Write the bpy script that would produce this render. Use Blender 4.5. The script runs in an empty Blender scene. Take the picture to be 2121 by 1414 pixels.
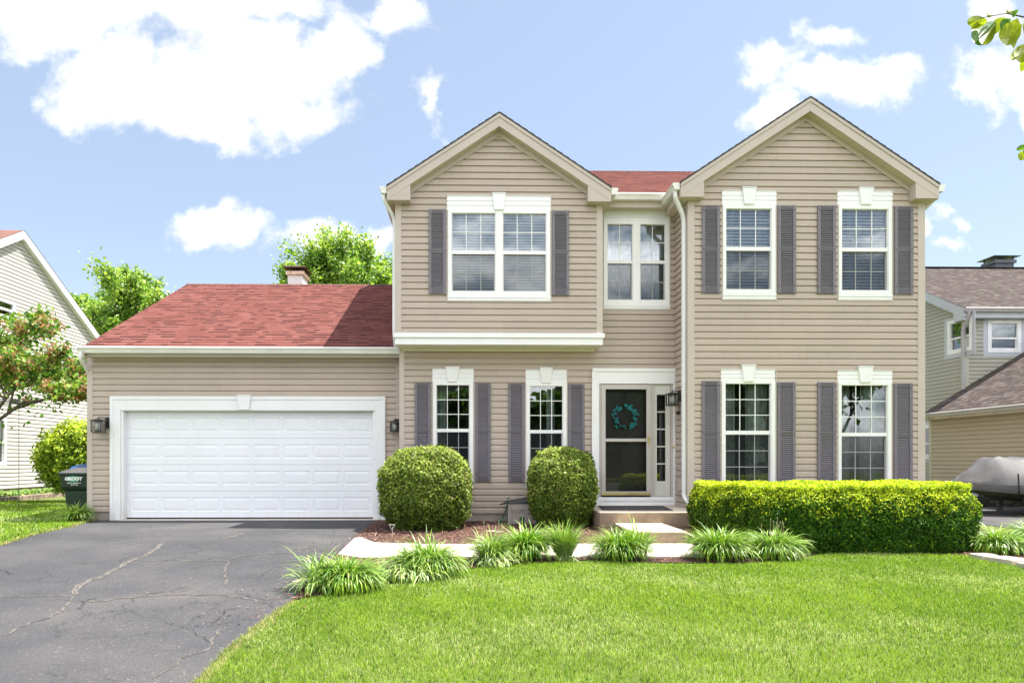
import bpy, bmesh, math, random
import numpy as np
from mathutils import Vector, Matrix, noise as mnoise

random.seed(7)
RNG = np.random.default_rng(11)
C = bpy.context.scene.collection
R = math.radians

# ------------------------------------------------------------------ camera
H = 1.16                 # lens height above the garage floor (z = 0)
F = 1420.0               # focal length in photo pixels (photo 2121 x 1414)
YAW = R(1.0)
VX, VY = 975.0, 950.0    # vanishing point of the facade's depth direction
CX = VX + F * math.tan(YAW)
cam_d = bpy.data.cameras.new('camera'); cam = bpy.data.objects.new('camera', cam_d); C.objects.link(cam)
cam.location = (0, 0, H); cam.rotation_euler = (R(90), 0, -YAW)
cam_d.sensor_width = 36; cam_d.lens = 36 * F / 2121
cam_d.shift_x = (1060.5 - CX) / 2121; cam_d.shift_y = (VY - 707) / 2121
cam_d.clip_end = 3000; cam_d.clip_start = 0.05
sc = bpy.context.scene
sc.camera = cam
sc.render.resolution_x = 1024; sc.render.resolution_y = 682

# ------------------------------------------------------------------ sky, sun, exposure
SUN_EL, SUN_AZ = 66.7, 80.6          # azimuth from +Y towards +X
SKY_STRENGTH = 0.07
sun_d = bpy.data.lights.new('sun', 'SUN'); sun = bpy.data.objects.new('sun', sun_d); C.objects.link(sun)
sun_d.energy = 3.3; sun_d.angle = R(0.5); sun_d.color = (1.0, 0.95, 0.87)
sdir = Vector((math.cos(R(SUN_EL)) * math.sin(R(SUN_AZ)), math.cos(R(SUN_EL)) * math.cos(R(SUN_AZ)), math.sin(R(SUN_EL))))
sun.rotation_euler = sdir.to_track_quat('Z', 'Y').to_euler()
sc.view_settings.view_transform = 'Standard'; sc.view_settings.look = 'None'
sc.view_settings.gamma = 1.0; sc.view_settings.use_curve_mapping = False
sc.view_settings.exposure = 1.85

world = bpy.data.worlds.new('World'); sc.world = world; world.use_nodes = True
nt = world.node_tree; nt.nodes.clear()
class NT:
    def __init__(s, tree): s.t = tree
    def n(s, kind, **kw):
        nd = s.t.nodes.new(kind)
        for k, v in kw.items(): setattr(nd, k, v)
        return nd
    def link(s, a, b): s.t.links.new(a, b)
    def put(s, sock, v):
        if hasattr(v, 'is_linked') or isinstance(v, bpy.types.NodeSocket): s.t.links.new(v, sock)
        else: sock.default_value = v
    def math(s, op, a, b=0.0, c=0.0, clamp=False):
        nd = s.n('ShaderNodeMath', operation=op); nd.use_clamp = clamp
        s.put(nd.inputs[0], a); s.put(nd.inputs[1], b)
        if op in ('MULTIPLY_ADD', 'SMOOTH_MAX', 'COMPARE'): s.put(nd.inputs[2], c)
        return nd.outputs[0]
    def vmath(s, op, a, b=(0, 0, 0)):
        nd = s.n('ShaderNodeVectorMath', operation=op)
        s.put(nd.inputs[0], a); s.put(nd.inputs[1], b)
        return nd.outputs['Value'] if op in ('LENGTH', 'DOT_PRODUCT') else nd.outputs[0]
    def noise(s, vec, scale, detail=4, rough=0.5, color=False):
        nd = s.n('ShaderNodeTexNoise')
        if vec is not None: s.link(vec, nd.inputs['Vector'])
        nd.inputs['Scale'].default_value = scale; nd.inputs['Detail'].default_value = detail
        nd.inputs['Roughness'].default_value = rough
        return nd.outputs['Color'] if color else nd.outputs['Fac']
    def ramp(s, fac, stops):
        nd = s.n('ShaderNodeValToRGB'); s.put(nd.inputs[0], fac)
        e = nd.color_ramp.elements
        while len(e) < len(stops): e.new(0.5)
        for el, (p, c) in zip(e, stops):
            el.position = p; el.color = (c[0], c[1], c[2], 1) if hasattr(c, '__len__') else (c, c, c, 1)
        return nd.outputs[0]
    def mix(s, fac, a, b, mode='MIX'):
        nd = s.n('ShaderNodeMix', data_type='RGBA', blend_type=mode)
        s.put(nd.inputs[0], fac)
        for sock, v in ((nd.inputs[6], a), (nd.inputs[7], b)):
            if isinstance(v, (tuple, list)): v = (v[0], v[1], v[2], 1)
            s.put(sock, v)
        return nd.outputs[2]
    def maprange(s, v, a, b, c=0.0, d=1.0, smooth=False):
        nd = s.n('ShaderNodeMapRange'); nd.interpolation_type = 'SMOOTHSTEP' if smooth else 'LINEAR'
        s.put(nd.inputs[0], v)
        for i, x in enumerate((a, b, c, d)): nd.inputs[i + 1].default_value = x
        return nd.outputs[0]

W_ = NT(nt)
sky = W_.n('ShaderNodeTexSky', sky_type='NISHITA'); sky.sun_disc = False
sky.sun_elevation = R(SUN_EL); sky.sun_rotation = R(SUN_AZ)
sky.air_density = 1.0; sky.dust_density = 0.8; sky.ozone_density = 1.5; sky.altitude = 200
tc = W_.n('ShaderNodeTexCoord')
dirv = tc.outputs['Generated']
sep = W_.n('ShaderNodeSeparateXYZ'); W_.link(dirv, sep.inputs[0])
dy = W_.math('MAXIMUM', sep.outputs[1], 0.05)
u = W_.math('DIVIDE', sep.outputs[0], dy); v = W_.math('DIVIDE', sep.outputs[2], dy)
uv = W_.n('ShaderNodeCombineXYZ'); W_.link(u, uv.inputs[0]); W_.link(v, uv.inputs[1])
warp = W_.vmath('SUBTRACT', W_.noise(uv.outputs[0], 7.0, 5, 0.6, color=True), (0.5, 0.5, 0.5))
uvw = W_.vmath('ADD', uv.outputs[0], W_.vmath('MULTIPLY', warp, (0.20, 0.13, 0.0)))
# cumulus clouds: (px, py, half width, half height) of each lobe, as sky directions
lobes = [(150, 20, 260, 80, 1), (470, 10, 250, 60, 1), (90, 75, 120, 60, .7), (300, 200, 190, 95, 1), (520, 150, 260, 130, 1.1), (690, 110, 100, 110, .8),
         (240, 130, 130, 90, .8), (600, 220, 160, 70, .8), (420, 245, 150, 70, 1),
         (455, 455, 112, 56, 1.0), (700, 495, 165, 48, 1.0), (805, 30, 90, 55, .6), (905, 210, 34, 58, .5),
         (1620, 120, 130, 45, .6), (1740, 70, 60, 38, .45), (1750, 165, 190, 58, .85), (1600, 215, 90, 50, .7), (1880, 130, 80, 40, .5),
         (2090, 30, 110, 60, .6), (2075, 150, 95, 80, .7), (2030, 205, 60, 50, .6), (2160, 200, 90, 90, 1), (1930, 455, 34, 26, .5), (2010, 448, 42, 20, .4), (1965, 487, 52, 16, .4)]
fld = None
for (px, py, a, b, wgt) in lobes:
    u0, v0 = (px - VX) / F, (VY - py) / F
    dlt = W_.vmath('MULTIPLY', W_.vmath('SUBTRACT', uvw, (u0, v0, 0)), (F / a, F / b, 0))
    e = W_.math('MULTIPLY', W_.math('SUBTRACT', 1.0, W_.vmath('LENGTH', dlt)), wgt)
    fld = e if fld is None else W_.math('SMOOTH_MAX', fld, e, 0.12)
fb = W_.noise(uv.outputs[0], 15.0, 12, 0.63)
fld = W_.math('ADD', fld, W_.math('MULTIPLY', W_.math('SUBTRACT', fb, 0.5), 1.2))
front = W_.maprange(sep.outputs[1], 0.06, 0.3, 0, 1)
m1 = W_.math('MULTIPLY', W_.maprange(fld, -0.02, 0.42, 0, 1, True), front)
# sky behind the camera: extra cloud lights the facade, seen in window glass
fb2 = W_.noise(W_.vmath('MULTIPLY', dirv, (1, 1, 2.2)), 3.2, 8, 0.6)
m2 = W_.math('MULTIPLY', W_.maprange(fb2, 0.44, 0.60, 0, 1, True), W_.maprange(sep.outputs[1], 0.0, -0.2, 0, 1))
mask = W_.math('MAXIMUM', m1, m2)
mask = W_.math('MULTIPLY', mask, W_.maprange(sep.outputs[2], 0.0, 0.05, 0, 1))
tone = W_.maprange(W_.noise(uv.outputs[0], 9.0, 6, 0.6), 0.3, 0.7, 0.82, 1.08)
skyc = W_.mix(1.0, sky.outputs[0], (1.15, 0.99, 0.89), 'MULTIPLY')
skyc = W_.mix(0.50, skyc, (2.4, 3.05, 3.95))
ccol = W_.mix(W_.maprange(sep.outputs[1], 0.06, -0.1, 0, 1), (4.9, 5.0, 5.15), (17.0, 17.0, 17.2))  # clouds behind the camera set far brighter than those ahead, to light the facade
ccol = W_.mix(1.0, ccol, tone, 'MULTIPLY')
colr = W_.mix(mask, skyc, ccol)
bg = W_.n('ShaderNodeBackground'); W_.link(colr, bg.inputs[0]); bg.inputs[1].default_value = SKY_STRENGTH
wo = W_.n('ShaderNodeOutputWorld'); W_.link(bg.outputs[0], wo.inputs[0])

# ------------------------------------------------------------------ measuring helpers
def WX(px, Y):
    t = (px - CX) / F
    return Y * (math.sin(YAW) + t * math.cos(YAW)) / (math.cos(YAW) - t * math.sin(YAW))
def WZ(py, px, Y):
    return H + (VY - py) * (WX(px, Y) * math.sin(YAW) + Y * math.cos(YAW)) / F
def zg(y):                                   # the plot falls gently to the street
    if y > 11.5: return 0.0
    if y > -3: return -0.035 * (11.5 - y)
    return -0.035 * 14.5
zgv = np.vectorize(zg)
def G(px, py):                               # where a ray meets the ground
    Y = 8.0
    for _ in range(40):
        h = H - zg(Y)
        X = WX(px, Y)
        Y = 0.5 * Y + 0.5 * (F * h / (py - VY) - X * math.sin(YAW)) / math.cos(YAW)
    return (WX(px, Y), Y)

# ------------------------------------------------------------------ tagging
def tag(o, label=None, cat=None, group=None, kind=None):
    if label: o['label'] = label
    if cat: o['category'] = cat
    if group: o['group'] = group
    if kind: o['kind'] = kind
    return o
def thing(name, loc, label, cat, group=None, rz=0):
    o = bpy.data.objects.new(name, None); C.objects.link(o)
    o.location = loc; o.rotation_euler = (0, 0, rz); o.empty_display_size = 0.2
    return tag(o, label, cat, group)
def wloc(o):
    v = Vector((0, 0, 0))
    while o is not None: v += o.location; o = o.parent
    return v
def copy_tree(o, parent=None):
    c = o.copy(); C.objects.link(c); c.parent = parent
    for ch in list(o.children): copy_tree(ch, c)
    return c

FRONT = lambda x, y, z: (x, y, z)
WEST = lambda x, y, z: (y, -x, z)            # wall facing -X: local x = -Y, local y = X
EAST = lambda x, y, z: (-y, x, z)            # wall facing +X: local x = Y, local y = -X

class MB:
    def __init__(s, T=FRONT): s.v = []; s.f = []; s.m = []; s.T = T; s.uv = {}
    def q(s, pts, m=0, uv=None):
        b = len(s.v); s.v += [s.T(*p) for p in pts]
        s.f.append(tuple(range(b, b + len(pts)))); s.m.append(m)
        if uv: s.uv[len(s.f) - 1] = uv
        return s
    def box(s, x0, x1, y0, y1, z0, z1, m=0, tilt=0):
        if x0 > x1: x0, x1 = x1, x0
        if y0 > y1: y0, y1 = y1, y0
        if z0 > z1: z0, z1 = z1, z0
        b = len(s.v)
        s.v += [s.T(*p) for p in ((x0, y0, z0), (x1, y0, z0), (x1, y1, z0), (x0, y1, z0), (x0, y0, z1), (x1, y0, z1), (x1, y1, z1), (x0, y1, z1))]
        for f in ((0, 3, 2, 1), (4, 5, 6, 7), (0, 1, 5, 4), (1, 2, 6, 5), (2, 3, 7, 6), (3, 0, 4, 7)):
            s.f.append(tuple(b + i for i in f)); s.m.append(m)
        return s
    def hexa(s, pts, m=0):                    # 8 free corners, same order as box
        b = len(s.v); s.v += [s.T(*p) for p in pts]
        for f in ((0, 3, 2, 1), (4, 5, 6, 7), (0, 1, 5, 4), (1, 2, 6, 5), (2, 3, 7, 6), (3, 0, 4, 7)):
            s.f.append(tuple(b + i for i in f)); s.m.append(m)
        return s
    def prism(s, poly, y0, y1, m=0):          # poly in (x, z), extruded along y
        n = len(poly); b = len(s.v)
        s.v += [s.T(x, y0, z) for x, z in poly] + [s.T(x, y1, z) for x, z in poly]
        s.f.append(tuple(b + i for i in range(n))); s.m.append(m)
        s.f.append(tuple(b + n + i for i in reversed(range(n)))); s.m.append(m)
        for i in range(n):
            j = (i + 1) % n
            s.f.append((b + i, b + n + i, b + n + j, b + j)); s.m.append(m)
        return s
    def slab(s, poly, z0, z1, m=0):           # poly in (x, y), extruded along z
        n = len(poly); b = len(s.v)
        s.v += [s.T(x, y, z0) for x, y in poly] + [s.T(x, y, z1) for x, y in poly]
        s.f.append(tuple(b + i for i in reversed(range(n)))); s.m.append(m)
        s.f.append(tuple(b + n + i for i in range(n))); s.m.append(m)
        for i in range(n):
            j = (i + 1) % n
            s.f.append((b + i, b + j, b + n + j, b + n + i)); s.m.append(m)
        return s
    def sweep(s, path, prof, m=0, up=(0, 0, 1), cap=True):   # prof: closed 2D outline (side, up)
        path = [Vector(p) for p in path]; n = len(prof); base = len(s.v); up = Vector(up)
        for i, p in enumerate(path):
            a = path[max(0, i - 1)]; c = path[min(len(path) - 1, i + 1)]
            t = (c - a).normalized()
            side = t.cross(up)
            if side.length < 1e-3: side = Vector((1, 0, 0))
            side.normalize(); w = side.cross(t).normalized()
            k = 1.0
            if 0 < i < len(path) - 1:
                d = (path[i] - a).normalized().dot((c - path[i]).normalized())
                k = 1 / max(0.5, math.sqrt(max(0.0, (1 + d) / 2)))
            for (ps, pu) in prof:
                s.v.append(s.T(*(p + side * ps + w * pu * k)))
        for i in range(len(path) - 1):
            for j in range(n):
                k = (j + 1) % n
                s.f.append((base + i * n + j, base + i * n + k, base + (i + 1) * n + k, base + (i + 1) * n + j)); s.m.append(m)
        if cap:
            s.f.append(tuple(base + j for j in reversed(range(n)))); s.m.append(m)
            s.f.append(tuple(base + (len(path) - 1) * n + j for j in range(n))); s.m.append(m)
        return s
    def tube(s, path, r, m=0, seg=8, up=(0.01, 0.02, 1)):
        if hasattr(r, '__len__'):
            for i in range(len(path) - 1):
                s.cone(path[i], path[i + 1], r[i], r[i + 1], m, seg)
            return s
        return s.sweep(path, [(r * math.cos(2 * math.pi * k / seg), r * math.sin(2 * math.pi * k / seg)) for k in range(seg)], m, up)
    def cone(s, a, b, ra, rb, m=0, seg=8, cap=True):
        a = Vector(a); b = Vector(b); t = (b - a).normalized()
        u = t.orthogonal().normalized(); w = t.cross(u); base = len(s.v)
        for c, r in ((a, ra), (b, rb)):
            for k in range(seg):
                an = 2 * math.pi * k / seg
                s.v.append(s.T(*(c + u * r * math.cos(an) + w * r * math.sin(an))))
        for k in range(seg):
            j = (k + 1) % seg
            s.f.append((base + k, base + j, base + seg + j, base + seg + k)); s.m.append(m)
        if cap:
            s.f.append(tuple(base + k for k in reversed(range(seg)))); s.m.append(m)
            s.f.append(tuple(base + seg + k for k in range(seg))); s.m.append(m)
        return s
    def lathe(s, c, prof, m=0, seg=16, sx=1, sy=1):
        base = len(s.v)
        for (r, z) in prof:
            for k in range(seg):
                an = 2 * math.pi * k / seg
                s.v.append(s.T(c[0] + sx * r * math.cos(an), c[1] + sy * r * math.sin(an), c[2] + z))
        for i in range(len(prof) - 1):
            for k in range(seg):
                j = (k + 1) % seg
                s.f.append((base + i * seg + k, base + i * seg + j, base + (i + 1) * seg + j, base + (i + 1) * seg + k)); s.m.append(m)
        s.f.append(tuple(base + k for k in reversed(range(seg)))); s.m.append(m)
        s.f.append(tuple(base + (len(prof) - 1) * seg + k for k in range(seg))); s.m.append(m)
        return s
    def build(s, name, mats, parent=None, smooth=False, bevel=0, label=None):
        me = bpy.data.meshes.new(name)
        off = wloc(parent)
        me.from_pydata([(a[0] - off.x, a[1] - off.y, a[2] - off.z) for a in s.v], [], s.f)
        if not isinstance(mats, (list, tuple)): mats = [mats]
        for mt in mats: me.materials.append(mt)
        if len(mats) > 1: me.polygons.foreach_set('material_index', s.m)
        if s.uv:
            l = me.uv_layers.new(name='UVMap')
            for fi, uvs in s.uv.items():
                for li, c in zip(me.polygons[fi].loop_indices, uvs): l.data[li].uv = c
        if smooth: me.shade_smooth()
        me.validate()
        o = bpy.data.objects.new(name, me); C.objects.link(o); o.parent = parent
        if bevel:
            b = o.modifiers.new('bevel', 'BEVEL'); b.width = bevel; b.segments = 2; b.limit_method = 'ANGLE'
        if label: o['label'] = label
        return o

def np_mesh(name, verts, faces, mat, parent=None, col=None, smooth=False, midx=None):
    """fast mesh: verts (N,3), faces (M,k) all of one size, col (N,3)"""
    off = wloc(parent)
    verts = np.asarray(verts, dtype=np.float32) - np.array([off.x, off.y, off.z], dtype=np.float32)
    me = bpy.data.meshes.new(name); M, k = faces.shape
    me.vertices.add(len(verts)); me.vertices.foreach_set('co', verts.ravel())
    me.loops.add(M * k); me.loops.foreach_set('vertex_index', faces.astype(np.int32).ravel())
    me.polygons.add(M); me.polygons.foreach_set('loop_start', np.arange(0, M * k, k, dtype=np.int32))
    for mt in (mat if isinstance(mat, list) else [mat]): me.materials.append(mt)
    if midx is not None: me.polygons.foreach_set('material_index', midx.astype(np.int32))
    if col is not None:
        a = me.color_attributes.new('Col', 'FLOAT_COLOR', 'POINT')
        c4 = np.ones((len(verts), 4), dtype=np.float32); c4[:, :3] = col
        a.data.foreach_set('color', c4.ravel())
    me.update(calc_edges=True)
    if smooth: me.shade_smooth()
    o = bpy.data.objects.new(name, me); C.objects.link(o); o.parent = parent
    return o

# ------------------------------------------------------------------ materials
def mat(name, col, rough=0.6, metal=0.0, var=0.06, vscale=3.0, bump=0.0, bscale=40.0, spec=0.5, detail=4, tint=None, coat=0):
    m = bpy.data.materials.new(name); m.use_nodes = True; t = NT(m.node_tree); t.t.nodes.clear()
    p = t.n('ShaderNodeBsdfPrincipled'); o = t.n('ShaderNodeOutputMaterial'); t.link(p.outputs[0], o.inputs[0])
    tcn = t.n('ShaderNodeTexCoord'); ob = tcn.outputs['Object']
    nz = t.noise(ob, vscale, detail, 0.6)
    c2 = tint if tint else tuple(max(0, c * (1 - 2 * var)) for c in col)
    c1 = tuple(min(1, c * (1 + var)) for c in col)
    cc = t.ramp(nz, [(0.3, c2), (0.7, c1)])
    t.link(cc, p.inputs['Base Color'])
    p.inputs['Roughness'].default_value = rough; p.inputs['Metallic'].default_value = metal
    p.inputs['Specular IOR Level'].default_value = spec
    if coat: p.inputs['Coat Weight'].default_value = coat
    if bump:
        b = t.n('ShaderNodeBump'); b.inputs['Strength'].default_value = bump; b.inputs['Distance'].default_value = 0.01
        t.link(t.noise(ob, bscale, 5, 0.6), b.inputs['Height']); t.link(b.outputs[0], p.inputs['Normal'])
    return m

def shingle_mat(name, base, dark, light, course=0.14, tab=0.15, gap=0.16):
    m = bpy.data.materials.new(name); m.use_nodes = True; t = NT(m.node_tree); t.t.nodes.clear()
    p = t.n('ShaderNodeBsdfPrincipled'); o = t.n('ShaderNodeOutputMaterial'); t.link(p.outputs[0], o.inputs[0])
    uvn = t.n('ShaderNodeUVMap'); s_ = t.n('ShaderNodeSeparateXYZ'); t.link(uvn.outputs[0], s_.inputs[0])
    rowf = t.math('DIVIDE', s_.outputs[1], course); row = t.math('FLOOR', rowf); fr = t.math('SUBTRACT', rowf, row)
    w1 = t.n('ShaderNodeTexWhiteNoise', noise_dimensions='1D'); t.link(row, w1.inputs['W'])
    uu = t.math('ADD', t.math('DIVIDE', s_.outputs[0], tab), t.math('MULTIPLY', w1.outputs[0], 7.3))
    # uneven tab widths
    uu = t.math('ADD', uu, t.math('MULTIPLY', t.math('SINE', t.math('MULTIPLY', uu, 2.1)), 0.28))
    cell = t.math('FLOOR', uu)
    cv = t.n('ShaderNodeCombineXYZ'); t.link(cell, cv.inputs[0]); t.link(row, cv.inputs[1])
    w2 = t.n('ShaderNodeTexWhiteNoise', noise_dimensions='3D'); t.link(cv.outputs[0], w2.inputs['Vector'])
    rnd = w2.outputs[0]
    dash = t.math('MULTIPLY', t.math('LESS_THAN', fr, gap), t.math('GREATER_THAN', rnd, 0.58))  # dark dashes paint the shadow lines along the tab edges
    thin = t.math('MULTIPLY', t.math('LESS_THAN', fr, 0.10), 0.42)
    cr = t.n('ShaderNodeSeparateXYZ'); t.link(w2.outputs['Color'], cr.inputs[0])
    base_c = t.ramp(cr.outputs[1], [(0.0, tuple(c * 0.90 for c in base)), (0.5, base), (1.0, light)])
    tcn = t.n('ShaderNodeTexCoord')
    gr = t.ramp(t.noise(tcn.outputs['Object'], 90, 3, 0.7), [(0.25, 0.72), (0.75, 1.18)])
    big = t.ramp(t.noise(tcn.outputs['Object'], 1.1, 3, 0.6), [(0.3, 0.9), (0.7, 1.07)])
    base_c = t.mix(1.0, t.mix(1.0, base_c, gr, 'MULTIPLY'), big, 'MULTIPLY')
    c = t.mix(t.math('MAXIMUM', dash, thin), base_c, dark)
    t.link(c, p.inputs['Base Color']); p.inputs['Roughness'].default_value = 1.0; p.inputs['Specular IOR Level'].default_value = 0.08
    b = t.n('ShaderNodeBump'); b.inputs['Strength'].default_value = 0.5; b.inputs['Distance'].default_value = 0.006
    t.link(t.noise(tcn.outputs['Object'], 160, 3, 0.7), b.inputs['Height']); t.link(b.outputs[0], p.inputs['Normal'])
    return m

def leaf_mat(name, trans=0.4, rough=0.55, gloss=0.12, tintt=(1.15, 1.2, 0.6)):
    m = bpy.data.materials.new(name); m.use_nodes = True; t = NT(m.node_tree); t.t.nodes.clear()
    a = t.n('ShaderNodeVertexColor'); a.layer_name = 'Col'
    d = t.n('ShaderNodeBsdfDiffuse'); tr = t.n('ShaderNodeBsdfTranslucent'); g = t.n('ShaderNodeBsdfGlossy'); g.inputs['Roughness'].default_value = rough
    t.link(a.outputs[0], d.inputs[0]); t.link(t.mix(1.0, a.outputs[0], tintt, 'MULTIPLY'), tr.inputs[0])
    m1 = t.n('ShaderNodeMixShader'); m1.inputs[0].default_value = trans; t.link(d.outputs[0], m1.inputs[1]); t.link(tr.outputs[0], m1.inputs[2])
    fr = t.n('ShaderNodeFresnel'); fr.inputs[0].default_value = 1.4
    m2 = t.n('ShaderNodeMixShader'); t.link(t.math('MULTIPLY', fr.outputs[0], gloss, clamp=True), m2.inputs[0]); t.link(m1.outputs[0], m2.inputs[1]); t.link(g.outputs[0], m2.inputs[2])
    o = t.n('ShaderNodeOutputMaterial'); t.link(m2.outputs[0], o.inputs[0])
    return m

def glass_mat(name, tint=(0.8, 0.84, 0.84), refl=1.6, base=0.05, wavy=0.0):
    m = bpy.data.materials.new(name); m.use_nodes = True; t = NT(m.node_tree); t.t.nodes.clear()
    tr = t.n('ShaderNodeBsdfTransparent'); tr.inputs[0].default_value = (*tint, 1)
    g = t.n('ShaderNodeBsdfGlossy'); g.inputs['Roughness'].default_value = 0.0; g.inputs[0].default_value = (0.92, 0.96, 1, 1)
    fr = t.n('ShaderNodeFresnel'); fr.inputs[0].default_value = 1.5
    fac = t.math('ADD', t.math('MULTIPLY', fr.outputs[0], refl), base, clamp=True)
    mx = t.n('ShaderNodeMixShader'); t.link(fac, mx.inputs[0]); t.link(tr.outputs[0], mx.inputs[1]); t.link(g.outputs[0], mx.inputs[2])
    if wavy:
        tcn = t.n('ShaderNodeTexCoord'); b = t.n('ShaderNodeBump'); b.inputs['Strength'].default_value = wavy; b.inputs['Distance'].default_value = 0.02
        t.link(t.noise(tcn.outputs['Object'], 2.2, 2, 0.5), b.inputs['Height']); t.link(b.outputs[0], g.inputs['Normal'])
    o = t.n('ShaderNodeOutputMaterial'); t.link(mx.outputs[0], o.inputs[0])
    return m

def screen_mat(name, col, opac):
    m = bpy.data.materials.new(name); m.use_nodes = True; t = NT(m.node_tree); t.t.nodes.clear()
    tr = t.n('ShaderNodeBsdfTransparent'); d = t.n('ShaderNodeBsdfDiffuse'); d.inputs[0].default_value = (*col, 1)
    mx = t.n('ShaderNodeMixShader'); mx.inputs[0].default_value = opac; t.link(tr.outputs[0], mx.inputs[1]); t.link(d.outputs[0], mx.inputs[2])
    o = t.n('ShaderNodeOutputMaterial'); t.link(mx.outputs[0], o.inputs[0])
    return m

def siding_mat(name, col, course=0.1143, dirt=(0.30, 0.25, 0.20)):
    m = mat(name, col, 0.5, var=0.03, vscale=0.8, spec=0.4); t = NT(m.node_tree)
    p = [n_ for n_ in m.node_tree.nodes if n_.bl_idname == 'ShaderNodeBsdfPrincipled'][0]
    g = t.n('ShaderNodeNewGeometry'); s = t.n('ShaderNodeSeparateXYZ'); t.link(g.outputs['Position'], s.inputs[0])
    row = t.math('FLOOR', t.math('DIVIDE', t.math('SUBTRACT', s.outputs[2], 0.165), course * 2))
    # sheets are about 3.6 m long and start at a different place in each row
    w0 = t.n('ShaderNodeTexWhiteNoise', noise_dimensions='1D'); t.link(row, w0.inputs['W'])
    along = t.math('ADD', t.math('ADD', s.outputs[0], s.outputs[1]), t.math('MULTIPLY', w0.outputs[0], 3.6)); pc = t.math('DIVIDE', along, 3.6); cell = t.math('FLOOR', pc)
    cv = t.n('ShaderNodeCombineXYZ'); t.link(row, cv.inputs[0]); t.link(cell, cv.inputs[1])
    w1 = t.n('ShaderNodeTexWhiteNoise', noise_dimensions='3D'); t.link(cv.outputs[0], w1.inputs['Vector'])
    tone = t.maprange(w1.outputs[0], 0, 1, 0.95, 1.035)
    seam = t.math('LESS_THAN', t.math('SUBTRACT', pc, cell), 0.0028)
    src = p.inputs['Base Color'].links[0].from_socket
    c = t.mix(1.0, src, tone, 'MULTIPLY'); c = t.mix(t.math('MULTIPLY', seam, 0.22), c, tuple(x * .45 for x in col))
    streak = t.noise(t.vmath('MULTIPLY', g.outputs['Position'], (9, 9, 1.2)), 1.0, 4, 0.6)
    d = t.math('MULTIPLY', t.maprange(s.outputs[2], 0.1, 0.75, 0.55, 0.0), t.maprange(streak, 0.35, 0.65, 0.2, 1))
    fine = t.math('MULTIPLY', t.maprange(streak, 0.5, 0.75, 0, 1), 0.12)
    c = t.mix(t.math('MAXIMUM', d, fine), c, dirt)
    t.link(c, p.inputs['Base Color'])
    b = t.n('ShaderNodeBump'); b.inputs['Strength'].default_value = 0.25; b.inputs['Distance'].default_value = 0.01
    t.link(t.noise(t.vmath('MULTIPLY', g.outputs['Position'], (1.5, 1.5, 14)), 1.0, 3, 0.5), b.inputs['Height']); t.link(b.outputs[0], p.inputs['Normal'])
    return m
M = {}
M['siding'] = siding_mat('tan vinyl siding', (0.458, 0.371, 0.308))
M['trim_tan'] = mat('tan trim', (0.505, 0.43, 0.375), 0.5, var=0.03, vscale=1.5, spec=0.35)
M['white'] = mat('white trim', (0.80, 0.785, 0.785), 0.45, var=0.02, vscale=1.5)
M['sash'] = mat('white sash', (0.82, 0.80, 0.79), 0.4, var=0.02, vscale=2)
M['door_white'] = mat('garage door enamel', (0.80, 0.80, 0.83), 0.4, var=0.015, vscale=0.8)
M['cream'] = mat('cream gutter enamel', (0.74, 0.72, 0.67), 0.4, var=0.05, vscale=2.5)
M['soffit'] = mat('soffit vinyl', (0.52, 0.46, 0.36), 0.6, var=0.04)
M['soffit_white'] = mat('painted soffit', (0.72, 0.68, 0.55), 0.6, var=0.04)
M['shutter'] = mat('mauve grey shutter vinyl', (0.165, 0.148, 0.170), 0.5, var=0.05, vscale=3)
M['shutter_b'] = mat('shutter back', (0.085, 0.075, 0.088), 0.8)  # dark colour stands in for the shade between the louvre slats
M['shutter_d'] = mat('dark shutter rail', (0.10, 0.088, 0.098), 0.5, var=0.05, vscale=3)
M['found'] = mat('foundation concrete', (0.40, 0.355, 0.30), 0.9, var=0.1, vscale=6, bump=0.3)
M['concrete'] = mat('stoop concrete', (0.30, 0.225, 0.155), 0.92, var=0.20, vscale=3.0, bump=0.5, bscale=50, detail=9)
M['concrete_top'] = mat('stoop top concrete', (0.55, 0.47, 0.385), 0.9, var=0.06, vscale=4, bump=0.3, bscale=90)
M['walk'] = mat('walk concrete', (0.54, 0.49, 0.43), 0.9, var=0.06, vscale=3, bump=0.3, bscale=90)
M['black'] = mat('black metal', (0.015, 0.014, 0.014), 0.45, var=0.1, spec=0.5)
M['dark'] = mat('dark void', (0.02, 0.02, 0.02), 0.9, var=0.1)
M['rubber'] = mat('rubber', (0.025, 0.023, 0.022), 0.8, var=0.2, vscale=20)
M['glass'] = glass_mat('window glass', refl=2.6, base=0.05)
M['glass_door'] = glass_mat('storm door glass', refl=1.3, base=0.02)
M['glass_up'] = glass_mat('upstairs glass', refl=2.6, base=0.10, wavy=0.02)
M['screen'] = screen_mat('insect screen', (0.03, 0.033, 0.04), 0.36)
M['lamp_glass'] = mat('seeded lamp glass', (0.42, 0.44, 0.40), 0.15, var=0.2, vscale=30)
M['blind'] = mat('white blind', (0.85, 0.86, 0.86), 0.6, var=0.02)
M['curtain'] = mat('grey curtain', (0.50, 0.56, 0.54), 0.9, var=0.22, vscale=9)
M['brass'] = mat('brass', (0.62, 0.50, 0.22), 0.35, metal=0.7, var=0.1)
M['storm'] = mat('sandstone storm door enamel', (0.50, 0.455, 0.42), 0.4, var=0.03)
M['entry'] = mat('dark entry door', (0.035, 0.025, 0.022), 0.45, var=0.1)
M['cream_door'] = mat('cream panel', (0.64, 0.63, 0.57), 0.5, var=0.03)
M['red_roof'] = shingle_mat('red shingles', (0.178, 0.066, 0.056), (0.025, 0.014, 0.014), (0.205, 0.083, 0.071), gap=0.30)
M['red_cap'] = mat('red ridge cap', (0.145, 0.053, 0.046), 0.95, var=0.2, vscale=6)
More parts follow.
